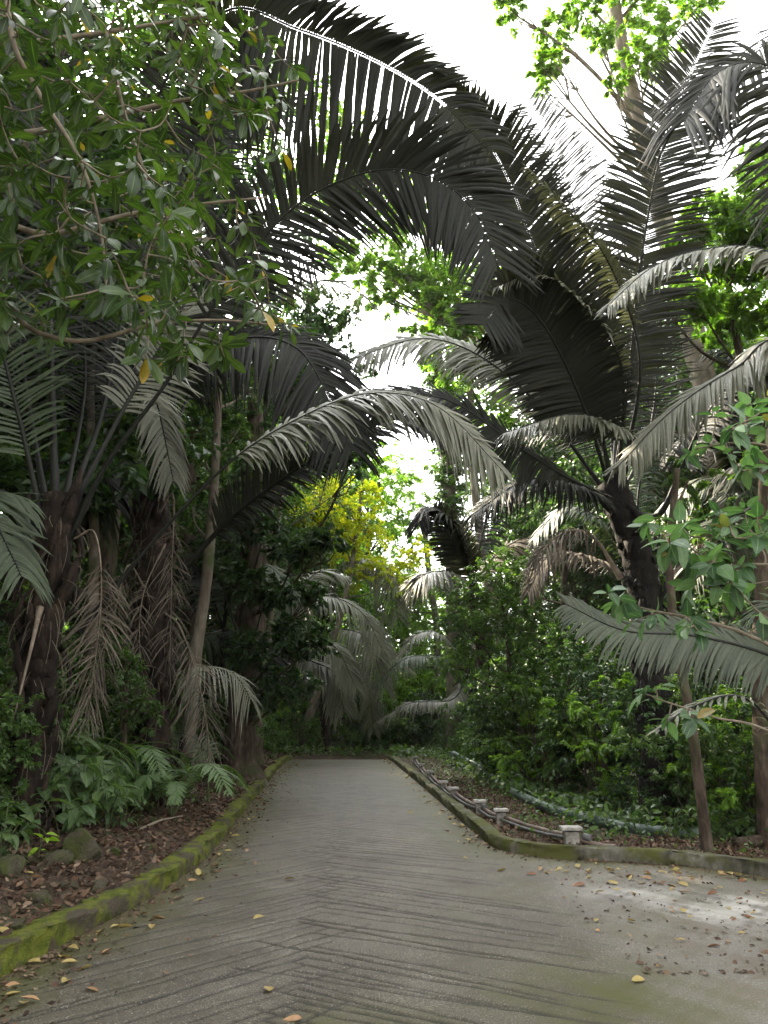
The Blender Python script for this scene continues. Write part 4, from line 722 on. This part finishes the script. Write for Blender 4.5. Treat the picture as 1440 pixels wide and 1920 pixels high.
# ------------------------------------------------------------------ near overhanging broadleaf tree, top left
def overhang(name, label, root, limbs, anchors, mat, L=(.16, .24), asp=.36, prof='obovate', per=(6, 10), seed=0, curl=.35, cat='tree', twig_r=.0045, drop=.5, wide=1.0, group=None):
    """limbs: xyz polylines with radii; anchors (N,3) twig ends carrying rosettes of leaves"""
    r = np.random.default_rng(seed); o = np.array(root, float); o[2] = gz(o[0], o[1]); rt = empty(name, o, label, cat, group)
    g = Geo(); LP = []
    for P, r0, r1 in limbs:
        C = catmull(P, 40); tube(g, C, np.linspace(r0, r1, 40), 8, rough=.05, seed=seed); LP.append(C)
    LP = np.vstack(LP); ntw = g
    # attach far anchors through already attached ones so twigs branch
    order = np.argsort([np.linalg.norm(LP - a, axis=1).min() for a in anchors]); nodes = LP.copy()
    pos, dr, nr, Ls, cu = [], [], [], [], []
    for i in order:
        a = anchors[i]; dd = np.linalg.norm(nodes - a, axis=1); j = int(np.argmin(dd)); s = nodes[j]; l = dd[j]
        dirv = norm(a - s) if l > .02 else rand_dir(1, r=r)[0]
        md = (s + a) / 2 + r.normal(size=3) * .09 * l + np.array([0, 0, -.07 * l]); C = catmull([s, md, a], 7)
        tube(ntw, C, np.linspace(twig_r * 1.5, twig_r * .7, 7), 5, cap=False); nodes = np.vstack([nodes, C[2:]])
        nl = r.integers(*per); ax = norm(dirv + np.array([0, 0, .15]) + r.normal(size=3) * .25)
        b = norm(np.cross(ax, [.2, .3, .9])); c = np.cross(ax, b); th0 = r.random() * 6.28
        for k in range(nl):
            th = th0 + k * 2.4; out = math.cos(th) * b + math.sin(th) * c; el = .25 + .5 * r.random()
            d = norm(out * (1 - .3 * el) * wide + ax * el + np.array([0, 0, -drop * (.4 + .8 * r.random())]))
            n_ = norm(ax * .6 + UP * .8 - d * (ax @ d) + r.normal(size=3) * .22)
            pos.append(a - ax * .035 * r.random() * k * .5 + r.normal(size=3) * .004); dr.append(d); nr.append(n_); Ls.append((L[0] + (L[1] - L[0]) * r.random()) * (.55 + .45 * r.random() if r.random() < .4 else 1.05)); cu.append(curl * (.3 + 1.0 * r.random()))
    g.build('branches', M['twig'], rt, o)
    g = Geo(); Ls = np.array(Ls); pos = np.array(pos)
    leaves(g, pos, np.array(dr), np.array(nr), Ls, Ls * asp * (.85 + .3 * r.random(len(Ls))), rows=8, curl=np.array(cu), prof=prof, fold=.18)
    g.build('foliage', M[mat], rt, o); return rt
def in_poly(pts, n, Y0, Y1, r, jit=0):
    pts = np.asarray(pts, float); lo, hi = pts.min(0), pts.max(0); out = []
    while len(out) < n:
        q = lo + (hi - lo) * r.random(2); ins = False; j = len(pts) - 1
        for i in range(len(pts)):
            if (pts[i, 1] > q[1]) != (pts[j, 1] > q[1]) and q[0] < (pts[j, 0] - pts[i, 0]) * (q[1] - pts[i, 1]) / (pts[j, 1] - pts[i, 1]) + pts[i, 0]: ins = not ins
            j = i
        if ins: out.append(at(q[0], q[1], Y0 + (Y1 - Y0) * r.random()))
    return np.array(out)
r = np.random.default_rng(3)
anch = np.vstack([in_poly([(-150, -150), (400, -150), (440, 10), (500, 60), (540, 110), (600, 150), (570, 200), (520, 220), (540, 300), (520, 420), (530, 500), (470, 560), (560, 620), (480, 640), (380, 690), (300, 690), (200, 640), (60, 640), (-150, 700)], 330, 3.6, 5.6, r),
                  in_poly([(-150, -100), (300, -100), (430, 60), (380, 250), (420, 420), (330, 600), (100, 560), (-150, 600)], 130, 3.0, 4.2, r)])
limbs = [(np.vstack([[-4.2, 4.4, 3.2], px([(-60, 300, 4.4), (60, 250, 4.5), (200, 220, 4.6), (330, 190, 4.6), (470, 170, 4.6), (560, 150, 4.6)])]), .05, .008),
         (np.vstack([[-4.2, 4.2, 2.6], px([(-80, 560, 4), (60, 620, 4), (160, 640, 4), (280, 610, 4), (400, 600, 4.1), (520, 610, 4.2)])]), .035, .006),
         (np.vstack([[-4.2, 4.4, 3.0], px([(-60, 460, 4.4), (100, 440, 4.5), (250, 400, 4.6), (400, 380, 4.7), (500, 370, 4.8)])]), .045, .007),
         (np.vstack([[-4.2, 4.4, 3.4], px([(-60, 100, 4.2), (60, 80, 4.3), (200, 60, 4.4), (380, 30, 4.5)])]), .05, .01),
         (px([(10, -120, 3.6), (20, 60, 3.6), (70, 170, 3.7), (150, 300, 3.7), (190, 440, 3.8), (200, 560, 3.8)]), .022, .006),
         (px([(200, 60, 4.4), (230, 200, 4.3), (270, 320, 4.2), (300, 450, 4.2)]), .018, .006)]
overhang('overhanging_tree', 'broad-leaved tree overhanging from the left, large glossy leaves in whorls at top left', (-4.3, 4.3, 0), limbs + [(np.array([[-4.3, 4.3, gz(-4.3, 4.3) - .1], [-4.35, 4.35, 1.5], [-4.2, 4.4, 3.0], [-4.1, 4.5, 6.0]]), .14, .07)], anch, 'near_leaf', seed=5, L=(.10, .175), asp=.35)
# right near shrub with glaucous leaves
r = np.random.default_rng(8)
anch = np.vstack([px([(1140, 1110, 4.4), (1170, 1130, 4.5), (1230, 1150, 4.4), (1290, 1160, 4.4), (1150, 1125, 4.6), (1215, 985, 4.5), (1240, 1000, 4.4), (1300, 1050, 4.3), (1330, 1070, 4.3), (1290, 1100, 4.4), (1380, 1100, 4.2), (1370, 1090, 4.2), (1290, 850, 4.5), (1330, 830, 4.4), (1370, 850, 4.3), (1400, 790, 4.2), (1430, 770, 4.2), (1340, 775, 4.4), (1390, 880, 4.3), (1430, 1000, 4.0), (1420, 970, 4.0), (1350, 960, 4.4), (1280, 1170, 4.3), (1200, 1160, 4.4), (1440, 1160, 4.0), (1250, 1350, 4.8), (1230, 1290, 4.8), (1200, 1300, 4.8), (1300, 1345, 4.7), (1390, 1060, 4.3)]),
                  in_poly([(1260, 930), (1480, 940), (1500, 1180), (1300, 1190), (1220, 1120)], 24, 4.1, 4.9, r), in_poly([(1330, 760), (1500, 730), (1500, 900), (1350, 890)], 12, 4.1, 4.7, r)])
rt0 = np.array([3.9, 4.5, 0])
zb = gz(3.9, 5.6)
limbs = [(np.vstack([[3.9, 5.4, zb], [3.4, 5.0, 1.0], px([(1500, 1260, 4.6), (1400, 1190, 4.5), (1300, 1160, 4.5), (1200, 1140, 4.5), (1140, 1115, 4.5)])]), .03, .006),
         (np.vstack([[3.4, 5.0, 1.0], px([(1520, 1120, 4.4), (1440, 1060, 4.3), (1350, 1060, 4.4), (1270, 1010, 4.4), (1220, 985, 4.5)])]), .022, .005),
         (np.vstack([[3.4, 5.0, 1.0], px([(1560, 1000, 4.4), (1480, 860, 4.3), (1400, 830, 4.3), (1310, 840, 4.4)])]), .022, .005),
         (np.vstack([[3.4, 5.0, 1.0], px([(1460, 1380, 4.8), (1340, 1345, 4.8), (1230, 1310, 4.8)])]), .015, .005)]
overhang('broadleaf_shrub', 'shrub with large pale blue-green leaves reaching in from the right edge', (3.9, 5.4, 0), limbs, anch, 'glauc_leaf', seed=6, L=(.09, .15), asp=.52, prof='ovate', per=(4, 8), cat='shrub', curl=.3, drop=.45)

# ------------------------------------------------------------------ ferns and herbs
def proto_fern(seed, nf, L, mat, name='fern', pl=.14, w=.028):
    r = np.random.default_rng(seed); o = np.zeros(3); rt = empty(name, o)
    for k in range(nf):
        a = k * 6.28 / nf + r.normal() * .25; l = L * (.75 + .4 * r.random()); e = np.array([math.cos(a), math.sin(a), 0])
        frond(rt, o, np.array([[0, 0, 0], e * l * .3 + [0, 0, l * .5], e * l * .7 + [0, 0, l * .55], e * l + [0, 0, l * .3]]), n=26, L=pl * l / L * 1.2, face=(0, 1), droop=.3, v=0, mat=mat, rib='midrib_green', s0=.2, w=w, rr=.006, K=3, r=r, tipL=.15)
    return rt
M['fern'] = leaf_mat('fern_green', [(.06, .11, .035), (.09, .15, .05), (.07, .12, .055)], .3, .5)
M['herb'] = leaf_mat('herb_leaf', [(.045, .085, .03), (.07, .12, .04), (.10, .16, .05)], .3, .45, vein=(.12, .2, .07))
M['lime_leaf'] = leaf_mat('lime_leaf', [(.22, .38, .03), (.30, .45, .04)], .4, .45)
def proto_herb(name, seed, H, n, L, asp, mat, prof='ovate', stems=5, spread=.35):
    r = np.random.default_rng(seed); o = np.zeros(3); rt = empty(name, o); g = Geo(); pos, d, nr, Ls = [], [], [], []
    for s in range(stems):
        a = r.random() * 6.28; e = np.array([math.cos(a), math.sin(a), 0]); h = H * (.6 + .5 * r.random())
        C = catmull([[0, 0, -.05], e * spread * .3 + [0, 0, h * .6], e * spread * (.6 + .6 * r.random()) + [0, 0, h]], 9); tube(g, C, np.linspace(.007, .003, 9), 5, cap=False)
        for k in range(n // stems):
            i = r.integers(3, 9); b = r.random() * 6.28; dd = np.array([math.cos(b), math.sin(b), .25 * r.normal()])
            pos.append(C[i]); d.append(dd + e * .4); nr.append(UP + .3 * r.normal(size=3)); Ls.append(L * (.6 + .6 * r.random()))
    g.build('stems', M['stem'], rt, o); g = Geo(); Ls = np.array(Ls)
    leaves(g, np.array(pos), np.array(d), np.array(nr), Ls, Ls * asp, rows=6, curl=.45, prof=prof, stalk=.2); g.build('foliage', M[mat], rt, o); return rt
FE = [proto_fern(51, 9, .8, 'fern'), proto_fern(52, 8, .5, 'fern', pl=.10, w=.02)]
HB = [proto_herb('broadleaf_herb', 61, .55, 34, .17, .55, 'herb'), proto_herb('strap_leaf_plant', 62, .7, 30, .34, .2, 'herb', 'lance', 6, .3), proto_herb('broadleaf_herb', 63, .35, 26, .11, .5, 'herb'), proto_herb('lime_seedling', 64, .3, 9, .12, .5, 'lime_leaf', 'ovate', 2, .08)]
uf, uh = set(), set()
def gpx(px_, py_, dh=0.0):
    """point of the ground seen at a picture position"""
    for Y in np.arange(3.5, 45, .05):
        p = at(px_, py_, Y)
        if p[2] <= gz(p[0], p[1]) + dh: return p
    return at(px_, py_, 45)
n = 0
for k, (a, b_, s, lab) in enumerate([(25, 1500, 1.25, 'large light green fern at the left edge'), (110, 1530, 1.15, 'grey-green fern below the strap-leaved plant'), (70, 1470, 1.5, 'light fern in front of the nearest left palm trunk'), (180, 1545, .7, 'fern beside the mossy boulder'), (255, 1500, .7, 'fern in shade between boulder and slim tree')]):
    p = gpx(a, b_); place(FE, uf, 0, p[0], p[1], s, rng.random() * 6, lab, 'fern', 'ferns on the left bank')
for k, (a, b_, s, lab, pt) in enumerate([(35, 1590, 1.3, 'broad-leaved herb at the left edge above the lit leaf litter', 0), (120, 1590, 1.2, 'broad-leaved herb left of the boulder', 0), (0, 1625, .9, 'broad-leaved herb lowest on the left edge', 0), (185, 1510, 1.7, 'strap-leaved plant with long drooping leaves on the left bank', 1), (130, 1480, 1.7, 'strap-leaved plant behind the light fern', 1), (70, 1612, .9, 'lime yellow seedling among dark herbs on the left bank', 3), (230, 1560, .9, 'small herb behind the boulder', 2), (285, 1530, .9, 'small herb at the edge of the brown litter', 2), (200, 1560, 1.2, 'dark broad-leaved herb right behind the boulder', 0), (60, 1560, 1.4, 'tall broad-leaved herb between the left ferns', 0), (260, 1530, 1.2, 'broad-leaved herb in shade right of the strap-leaved plant', 0), (320, 1510, 1.0, 'low herb left of the slim tree foot', 0), (375, 1510, .7, 'small herb at the foot of the slim tree', 2), (410, 1490, .7, 'small pale herb between slim tree and buttressed tree', 2), (150, 1560, 1.3, 'broad-leaved herb just above the boulder', 0)]):
    p = gpx(a, b_); place(HB, uh, pt, p[0], p[1], s, rng.random() * 6, lab, 'plant', None)
r = np.random.default_rng(71)
for k in range(30):   # right verge between the pipes and the kerb corner
    t_ = r.random(); y = 9.6 + 9 * t_ ** 1.3; x = np.interp(y, [9.4, 12, 16, 20], [3.4, 2.6, 2.1, 1.9]) + r.random() * 1.6
    if y < 10 and x < 2.9: x += .9
    kk = r.integers(0, 3)
    w_ = 'in the right verge behind the pipes' if y < 13 else 'further along the right verge behind the pipes'
    if kk == 0: place(FE, uf, 1, x, y, .6 + .4 * r.random(), r.random() * 6, 'small fern ' + w_, 'fern', 'small ferns ' + w_)
    else: place(HB, uh, 2, x, y, .7 + .5 * r.random(), r.random() * 6, 'small broad-leaved herb ' + w_, 'plant', 'small herbs ' + w_)
for k in range(24):   # thick herbs at the foot of the left thicket
    a = -20 + 360 * r.random(); b_ = 1470 + 100 * r.random() - max(0, a - 150) * .15; p = gpx(a, b_)
    if r.random() < .45: place(FE, uf, 0, p[0], p[1], .9 + .6 * r.random(), r.random() * 6, 'fern in the thick plants at the foot of the left thicket', 'fern', 'ferns in the thick plants on the left bank')
    elif r.random() < .5: place(HB, uh, 0, p[0], p[1], 1 + .6 * r.random(), r.random() * 6, 'broad-leaved herb in the thick plants at the foot of the left thicket', 'plant', 'herbs in the thick plants on the left bank')
    else: place(HB, uh, 1, p[0], p[1], .9 + .6 * r.random(), r.random() * 6, 'strap-leaved plant in the thick plants at the foot of the left thicket', 'plant', 'strap-leaved plants on the left bank')
# ground cover + litter, uncountable
def scatter(name, label, cat, region, n, size, mat, seed, lift=.02, asp=.5, tilt=.5, up=0.0, L=None):
    r = np.random.default_rng(seed); pos = []
    x = region[0] + (region[1] - region[0]) * r.random(n * 2); y = region[2] + (region[3] - region[2]) * r.random(n * 2) ** 1.2
    ok = ~inside(x, y); dl = field(_DL, x, y); dr = field(_DR, x, y); d = np.minimum(dl, dr); ok &= d > (.20 if L is None else L[0])
    if L is not None: ok &= d < L[1]
    x, y = x[ok][:n], y[ok][:n]; P = np.stack([x, y, ground_z(x, y) + lift * r.random(len(x))], 1)
    a = r.random(len(x)) * 6.28; dd = np.stack([np.cos(a), np.sin(a), up + tilt * .5 * r.normal(size=len(x))], 1)
    nn = UP + tilt * r.normal(size=(len(x), 3)); g = Geo(); Ls = size * (.5 + .9 * r.random(len(x)))
    leaves(g, P, dd, nn, Ls, Ls * asp, rows=4, curl=r.normal(size=len(x)) * .4, m=0); return tag(g.build(name, M[mat]), label, cat, kind='stuff')
scatter('leaf_litter', 'brown fallen leaf litter covering the left bank', 'leaf litter', (-6.5, -2.2, 4, 16), 24000, .06, 'litter', 81, .035, tilt=.6)
scatter('leaf_litter', 'brown leaf litter along the far left verge', 'leaf litter', (-6, -2.6, 16, 34), 5000, .10, 'litter', 82, .03, tilt=.6)
scatter('leaf_litter', 'orange brown leaf litter between the right kerb and the pipes', 'leaf litter', (1, 4.2, 8.6, 18), 9000, .05, 'litter', 83, .03, tilt=.6, L=(.2, 1.3))
scatter('leaf_litter', 'dark leaf litter under the right undergrowth', 'leaf litter', (1, 9, 7, 32), 9000, .07, 'litter', 86, .03, tilt=.6)
scatter('ground_cover', 'low green ground cover under the shrubs on the right', 'ground cover', (1.5, 9, 7.5, 30), 15000, .09, 'mid_leaf', 84, .28, up=.3, L=(1.15, 9))
scatter('ground_cover', 'low green plants covering the ground beyond the bend', 'ground cover', (-7, 8, 28, 50), 9000, .17, 'mid_leaf', 89, .35, up=.3, L=(.15, 12))
scatter('ground_cover', 'small green seedlings scattered between the pipes and the right kerb', 'ground cover', (.3, 5, 8.6, 26), 2600, .055, 'mid_leaf', 88, .10, up=.3, L=(.4, 1.25))
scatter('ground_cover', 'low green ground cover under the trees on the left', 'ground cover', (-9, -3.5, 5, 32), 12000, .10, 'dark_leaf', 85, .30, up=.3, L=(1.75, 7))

r = np.random.default_rng(87); n_ = 42000; xx = np.concatenate([-2.9 + 2.2 * r.random(n_), 1.0 + 4.2 * r.random(n_)]); yy = np.concatenate([4.4 + 24 * r.random(n_) ** 1.6, 5.3 + 18 * r.random(n_) ** 2])
dd_ = np.minimum(field(_DL, xx, yy), field(_DR, xx, yy)); ok = inside(xx, yy) & ((r.random(2 * n_) < np.exp(-dd_ / .17)) | ((r.random(2 * n_) < .07) & (xx > 1.6)))
xx, yy = xx[ok], yy[ok]; aa = r.random(len(xx)) * 6.28; g = Geo(); Ls = .012 + .05 * r.random(len(xx)) ** 2.2
leaves(g, np.stack([xx, yy, road_z(yy) + .006 + .008 * r.random(len(xx))], 1), np.stack([np.cos(aa), np.sin(aa), .15 * r.normal(size=len(xx))], 1), UP + .35 * r.normal(size=(len(xx), 3)), Ls, Ls * .6, rows=4, curl=.3)
tag(g.build('leaf_crumbs', M['litter']), 'crumbled leaf bits gathered along the kerb feet and over the concrete apron', 'leaf crumbs', kind='stuff')

# ------------------------------------------------------------------ rocks
def rock(p, s, label, seed, name='boulder'):
    r = np.random.default_rng(seed)
    import bmesh
    bm = bmesh.new(); bmesh.ops.create_icosphere(bm, subdivisions=4, radius=1)
    V = np.array([v.co[:] for v in bm.verts]); F = np.array([[v.index for v in f.verts] for f in bm.faces]); bm.free()
    for k in range(9):       # flattened facets
        nrm_ = rand_dir(1, r=r)[0]; c = .45 + .3 * r.random(); h = V @ nrm_; V = V - np.maximum(h - c, 0)[:, None] * nrm_ * .85
    V *= (1 + .05 * np.sin(V @ [5, 3, 7] + seed) + .035 * np.sin(V @ [11, -13, 9]) + .02 * np.sin(V @ [-23, 21, 19]))[:, None]
    V = V * np.asarray(s); g = Geo(); g.add(V, F)
    o = g.build(name, M['rock']); z = gz(p[0], p[1]); o.location = (p[0], p[1], z + s[2] * .18); o.rotation_euler = (0, 0, r.random() * 6); return tag(o, label, 'rock')
for k, (a, b_, s, lab) in enumerate([(155, 1612, (.22, .19, .27), 'large rounded boulder on the left bank beside the herbs'), (105, 1620, (.15, .13, .12), 'mossy stone just left of the large boulder'), (20, 1640, (.16, .14, .12), 'mossy stone at the left edge under the herbs'), (182, 1668, (.085, .08, .07), 'squarish mossy stone standing between boulder and kerb'), (70, 1690, (.14, .12, .06), 'flat earthy stone on the litter, lower left'), (25, 1740, (.11, .10, .06), 'low stone beside the kerb at the left edge'), (275, 1590, (.16, .10, .05), 'flat grey stone in the litter right of the boulder'), (340, 1600, (.13, .08, .05), 'flat pale stone beside the kerb, middle of the left bank'), (285, 1545, (.08, .07, .07), 'small round mossy stone in the brown litter'), (512, 1425, (.26, .24, .2), 'rounded mossy stone at the end of the left kerb'), (215, 1600, (.10, .08, .06), 'small stone at the right foot of the large boulder'), (130, 1665, (.09, .08, .05), 'low mossy stone in the warm-coloured litter')]):
    p = gpx(a, b_); rock(p, s, lab, 90 + k, 'boulder' if s[0] > .14 else 'stone')

# ------------------------------------------------------------------ pipes and their supports
sup = [(1072, 1588, 1.25, 'nearest concrete pipe support at the kerb corner'), (940, 1548, 1.0, 'second nearest concrete pipe support'), (900, 1528, 1.0, 'third nearest pipe support, capped white'), (851, 1500, .95, 'fourth pipe support along the right verge'), (832, 1486, .9, 'fifth pipe support along the right verge'), (806, 1464, .9, 'sixth pipe support, in the darker part of the verge'), (790, 1448, .9, 'seventh pipe support, small and far'), (778, 1432, .9, 'farthest pipe support, near the bend')]
tops = []
for k, (a, b_, s, lab) in enumerate(sup):
    p = gpx(a, b_); p[2] = gz(p[0], p[1]); w = .075 * s; h = .18
    rt = empty('pipe_support', p, lab, 'pipe support', 'concrete pipe supports on the right verge')
    g = Geo(); C = np.array([(p + [0, 0, z]) for z in (-.1, 0, h * .6, h)])
    def boxy(g, c, hx, hy, hz, bev=.012, seed=0):
        import bmesh
        bm = bmesh.new(); bmesh.ops.create_cube(bm, size=2); bmesh.ops.scale(bm, vec=(hx, hy, hz), verts=bm.verts)
        bmesh.ops.bevel(bm, geom=bm.edges[:], offset=bev, segments=2, affect='EDGES', profile=.6); bmesh.ops.subdivide_edges(bm, edges=[e for e in bm.edges if e.calc_length() > .05], cuts=3, use_grid_fill=True)
        bmesh.ops.triangulate(bm, faces=bm.faces[:]); bm.verts.ensure_lookup_table()
        V = np.array([v.co[:] for v in bm.verts]); F = np.array([[v.index for v in f.verts] for f in bm.faces]); bm.free()
        V = V + .004 * np.sin(V[:, [1, 2, 0]] * 55 + seed) + np.asarray(c); g.add(V, F)
    boxy(g, p + [0, 0, h * .38], w * .85, w * .8, h * .5, seed=k); g.build('post', M['concrete'], rt, p, smooth=False)
    M.setdefault('cap', surf_mat('pale_concrete_cap', [(.3, (.16, .15, .13)), (.5, (.36, .345, .32)), (.7, (.52, .50, .47))], 14, rough=.8, bump=.4, dist=.008))
    g = Geo(); boxy(g, p + [0, 0, h * .88 + .035], w * 1.3, w * 1.05, .02, seed=k + 3); g.build('cap', M['cap'], rt, p, smooth=False)
    tops.append(p + [0, 0, h * .6])
tops = np.array(tops)
ext0 = gpx(1150, 1602); ext0[2] = gz(ext0[0], ext0[1]) + .05
line = np.vstack([ext0, tops, tops[-1] + [.1, 3, .0]])
def sagline(P, off, sag):
    out = []
    for i in range(len(P) - 1):
        for t in np.linspace(0, 1, 9)[:-1]: q = P[i] * (1 - t) + P[i + 1] * t; out.append(q + np.asarray(off) - [0, 0, sag * 4 * t * (1 - t)])
    out.append(P[-1] + np.asarray(off)); return np.array(out)
g = Geo(); tube(g, sagline(line, (.035, 0, .0), .03), .030, 10, rough=.02); o = g.build('pipe', M['pipe']); tag(o, 'reddish-brown pipe laid on the concrete supports along the right kerb, upper of two', 'pipe')
g = Geo(); tube(g, sagline(line[1:], (-.03, 0, -.02), .035), .02, 10, rough=.02); o = g.build('pipe', M['pipe_grey']); tag(o, 'thinner grey pipe sagging beside the reddish-brown pipe on the road side', 'pipe')
for k, (i, lab) in enumerate([(0, 'grey pipe coupling beside the nearest support'), (2, 'grey pipe coupling at the third support')]):
    d = norm(line[i] - line[i + 1]); c = tops[i] + [.035, 0, .02] + d * .16
    g = Geo(); tube(g, np.array([c - d * .05, c - d * .045, c + d * .045, c + d * .05]), [.036, .042, .042, .036], 14); tag(g.build('pipe_coupling', M['pipe_grey']), lab, 'pipe coupling')
gp = px([(850, 1412, 24), (900, 1440, 19), (945, 1475, 15.5), (990, 1505, 13.5), (1040, 1530, 12.2), (1100, 1545, 11.4), (1170, 1562, 10.8), (1250, 1578, 10.2), (1332, 1592, 9.75)])
gp[:, 2] = [max(q[2], gz(q[0], q[1]) + .09) for q in gp]
g = Geo(); C = catmull(gp, 60); tube(g, C, .068, 16, rough=.01, cap=False)
o = g.build('drain_pipe', M['green_pipe']); tag(o, 'fat grey-green drain pipe snaking through the right undergrowth, open end near the kerb', 'pipe')
g = Geo(); T_ = norm(C[-1] - C[-2]); tube(g, np.array([C[-1] - T_ * .12, C[-1] - T_ * .03, C[-1] - T_ * .002]), [.05, .058, .06], 14, cap=True); g.build('shade_plug', M['dark'], o, (0, 0, 0))  # black plug in the pipe mouth, painted in place of the shade inside

# fallen log right
p = gpx(1420, 1590); g = Geo(); tube(g, catmull([[p[0] - .3, p[1] - .1, p[2] + .05], [p[0] + .3, p[1], p[2] + .09], [p[0] + 1.4, p[1] + .1, p[2] + .07]], 14), .07, 10, rough=.12)
tag(g.build('fallen_log', M['bark_brown']), 'short rotting log lying behind the kerb at the right edge', 'log')
p = gpx(880, 1440); g = Geo(); tube(g, catmull([[p[0] - .5, p[1] + .1, p[2] + .08], [p[0] + .3, p[1], p[2] + .1], [p[0] + 1.6, p[1] - .1, p[2] + .1]], 14), .06, 10, rough=.1)
tag(g.build('fallen_log', M['bark_brown']), 'straight fallen trunk lying in the dark beside the drain pipe', 'log')

# fallen sticks and dead frond scraps on the left bank
for a, b_, ang, ln, lab in [(262, 1555, .5, .5, 'pale broken stick lying in the brown litter'), (225, 1520, -.9, .8, 'thin dry twig leaning across the bank near the ferns')]:
    p = gpx(a, b_); d = np.array([math.cos(ang), math.sin(ang), .25]); g = Geo(); tube(g, np.array([p, p + d * ln * .5 + [0, 0, .03], p + d * ln]), [.018, .014, .006], 7, rough=.1); tag(g.build('stick', M['midrib_dead']), lab, 'stick')

# ------------------------------------------------------------------ individual fallen leaves
LV = []
r = np.random.default_rng(91)
for k in range(6):
    for nm in ('leaf_yellow', 'leaf_tan', 'leaf_brown'):
        g = Geo(); leaves(g, np.array([[0, 0, 0.]]), np.array([[1, 0, .0]]), np.array([[0, .25 * r.normal(), 1.]]), np.array([.105]), np.array([.04 + .012 * r.random()]), rows=8, fold=.12 + .5 * r.random(), curl=-.25 + .6 * r.random(), prof=('ovate', 'lance')[k % 2], stalk=.1)
        o = g.build('fallen_leaf', M[nm]); LV.append((nm, o))
first = {id(o): True for _, o in LV}
CN = {'leaf_yellow': 'yellow', 'leaf_tan': 'orange tan', 'leaf_brown': 'brown curled'}
def drop(x, y, nm, where, s):
    opts = [o for q, o in LV if q == nm]; o = opts[r.integers(0, len(opts))]
    if first[id(o)]: c = o; first[id(o)] = False
    else: c = o.copy(); COL.objects.link(c)
    z = (float(road_z(y)) if inside(x, y) else gz(x, y)) + .006
    c.location = (x, y, z + .004); c.rotation_euler = (r.normal() * .15, r.normal() * .12, r.random() * 6.28); s *= .95; c.scale = (s, s * (.7 + .6 * r.random()), s)
    tag(c, f'{CN[nm]} fallen leaf {where}', 'fallen leaf', f'{CN[nm]} fallen leaves {where}')
def pick(p): return r.choice(['leaf_yellow', 'leaf_tan', 'leaf_brown'], p=p)
for k in range(165):      # apron at right
    x = 1.5 + 3.0 * r.random() ** .9; y = 5.6 + 3.2 * r.random() ** .55
    if inside(x, y): drop(x, y, pick([.40, .28, .32]), 'on the smooth concrete below the right kerb corner', .5 + .75 * r.random())
for k in range(60):      # along left kerb foot
    y = 4.9 + 22 * r.random() ** 1.7; i = int(np.argmin(abs(KL[:, 1] - y))); drop(KL[i, 0] + .05 + abs(r.normal()) * .16, y, pick([.5, .3, .2]), 'at the foot of the mossy left kerb', .8 + .6 * r.random())
for k in range(85):      # along right kerb foot
    y = 9.9 + 20 * r.random() ** 1.5; x = np.interp(y, [9.7, 10.3, 11.7, 14.8, 18.5, 22.7, 27, 31], [1.36, 1.27, 1.17, .99, .75, .46, .2, .2]); drop(x - .04 - abs(r.normal()) * .15, y, pick([.5, .3, .2]), 'at the foot of the right kerb', .8 + .5 * r.random())
for a, b_, nm in [(212, 1782, 'leaf_tan'), (176, 1815, 'leaf_yellow'), (285, 1735, 'leaf_yellow'), (360, 1693, 'leaf_yellow'), (78, 1882, 'leaf_tan'), (45, 1882, 'leaf_yellow'), (502, 1852, 'leaf_yellow'), (472, 1728, 'leaf_yellow'), (530, 1652, 'leaf_yellow'), (128, 1840, 'leaf_yellow'), (160, 1855, 'leaf_tan'), (570, 1912, 'leaf_tan'), (372, 1645, 'leaf_yellow'), (880, 1612, 'leaf_yellow'), (930, 1635, 'leaf_yellow'), (775, 1525, 'leaf_yellow'), (1210, 1838, 'leaf_yellow')]:
    for Y in np.arange(3.5, 20, .02):
        p = at(a, b_, Y)
        if p[2] <= road_z(p[1]): break
    drop(p[0], p[1], nm, 'lying alone on the grooved road', 1.1)
for k in range(40):      # verge
    y = 5 + 12 * r.random(); i = int(np.argmin(abs(KL[:, 1] - y))); drop(KL[i, 0] - .05 - .9 * r.random(), y, pick([.35, .45, .2]), 'on the left kerb top and litter behind it', .8 + .5 * r.random())
for nm, o in LV:
    if first[id(o)]: bpy.data.objects.remove(o)
for lst, st in ((protos, usedp), (SH, us), (FE, uf), (HB, uh)):
    for k, q in enumerate(lst):
        if k not in st:
            for ch in [c for c in bpy.data.objects if c.parent == q]: bpy.data.objects.remove(ch)
            bpy.data.objects.remove(q)

# ------------------------------------------------------------------ thin forest haze
g = Geo(); x0, x1, y0, y1, z0, z1 = -640, 640, -340, 740, -25, 60
g.add([[x, y, z] for z in (z0, z1) for y in (y0, y1) for x in (x0, x1)], [[0, 2, 3, 1], [4, 5, 7, 6], [0, 1, 5, 4], [2, 6, 7, 3], [0, 4, 6, 2], [1, 3, 7, 5]])
hm, nt, out = new_mat('haze_air'); pv = nt.nodes.new('ShaderNodeVolumePrincipled')
pv.inputs['Color'].default_value = (.93, .95, .93, 1); pv.inputs['Density'].default_value = .0003
nt.links.new(pv.outputs[0], out.inputs['Volume'])
tag(g.build('haze', hm, smooth=False), 'thin pale haze hanging in the forest air', 'haze', kind='stuff')
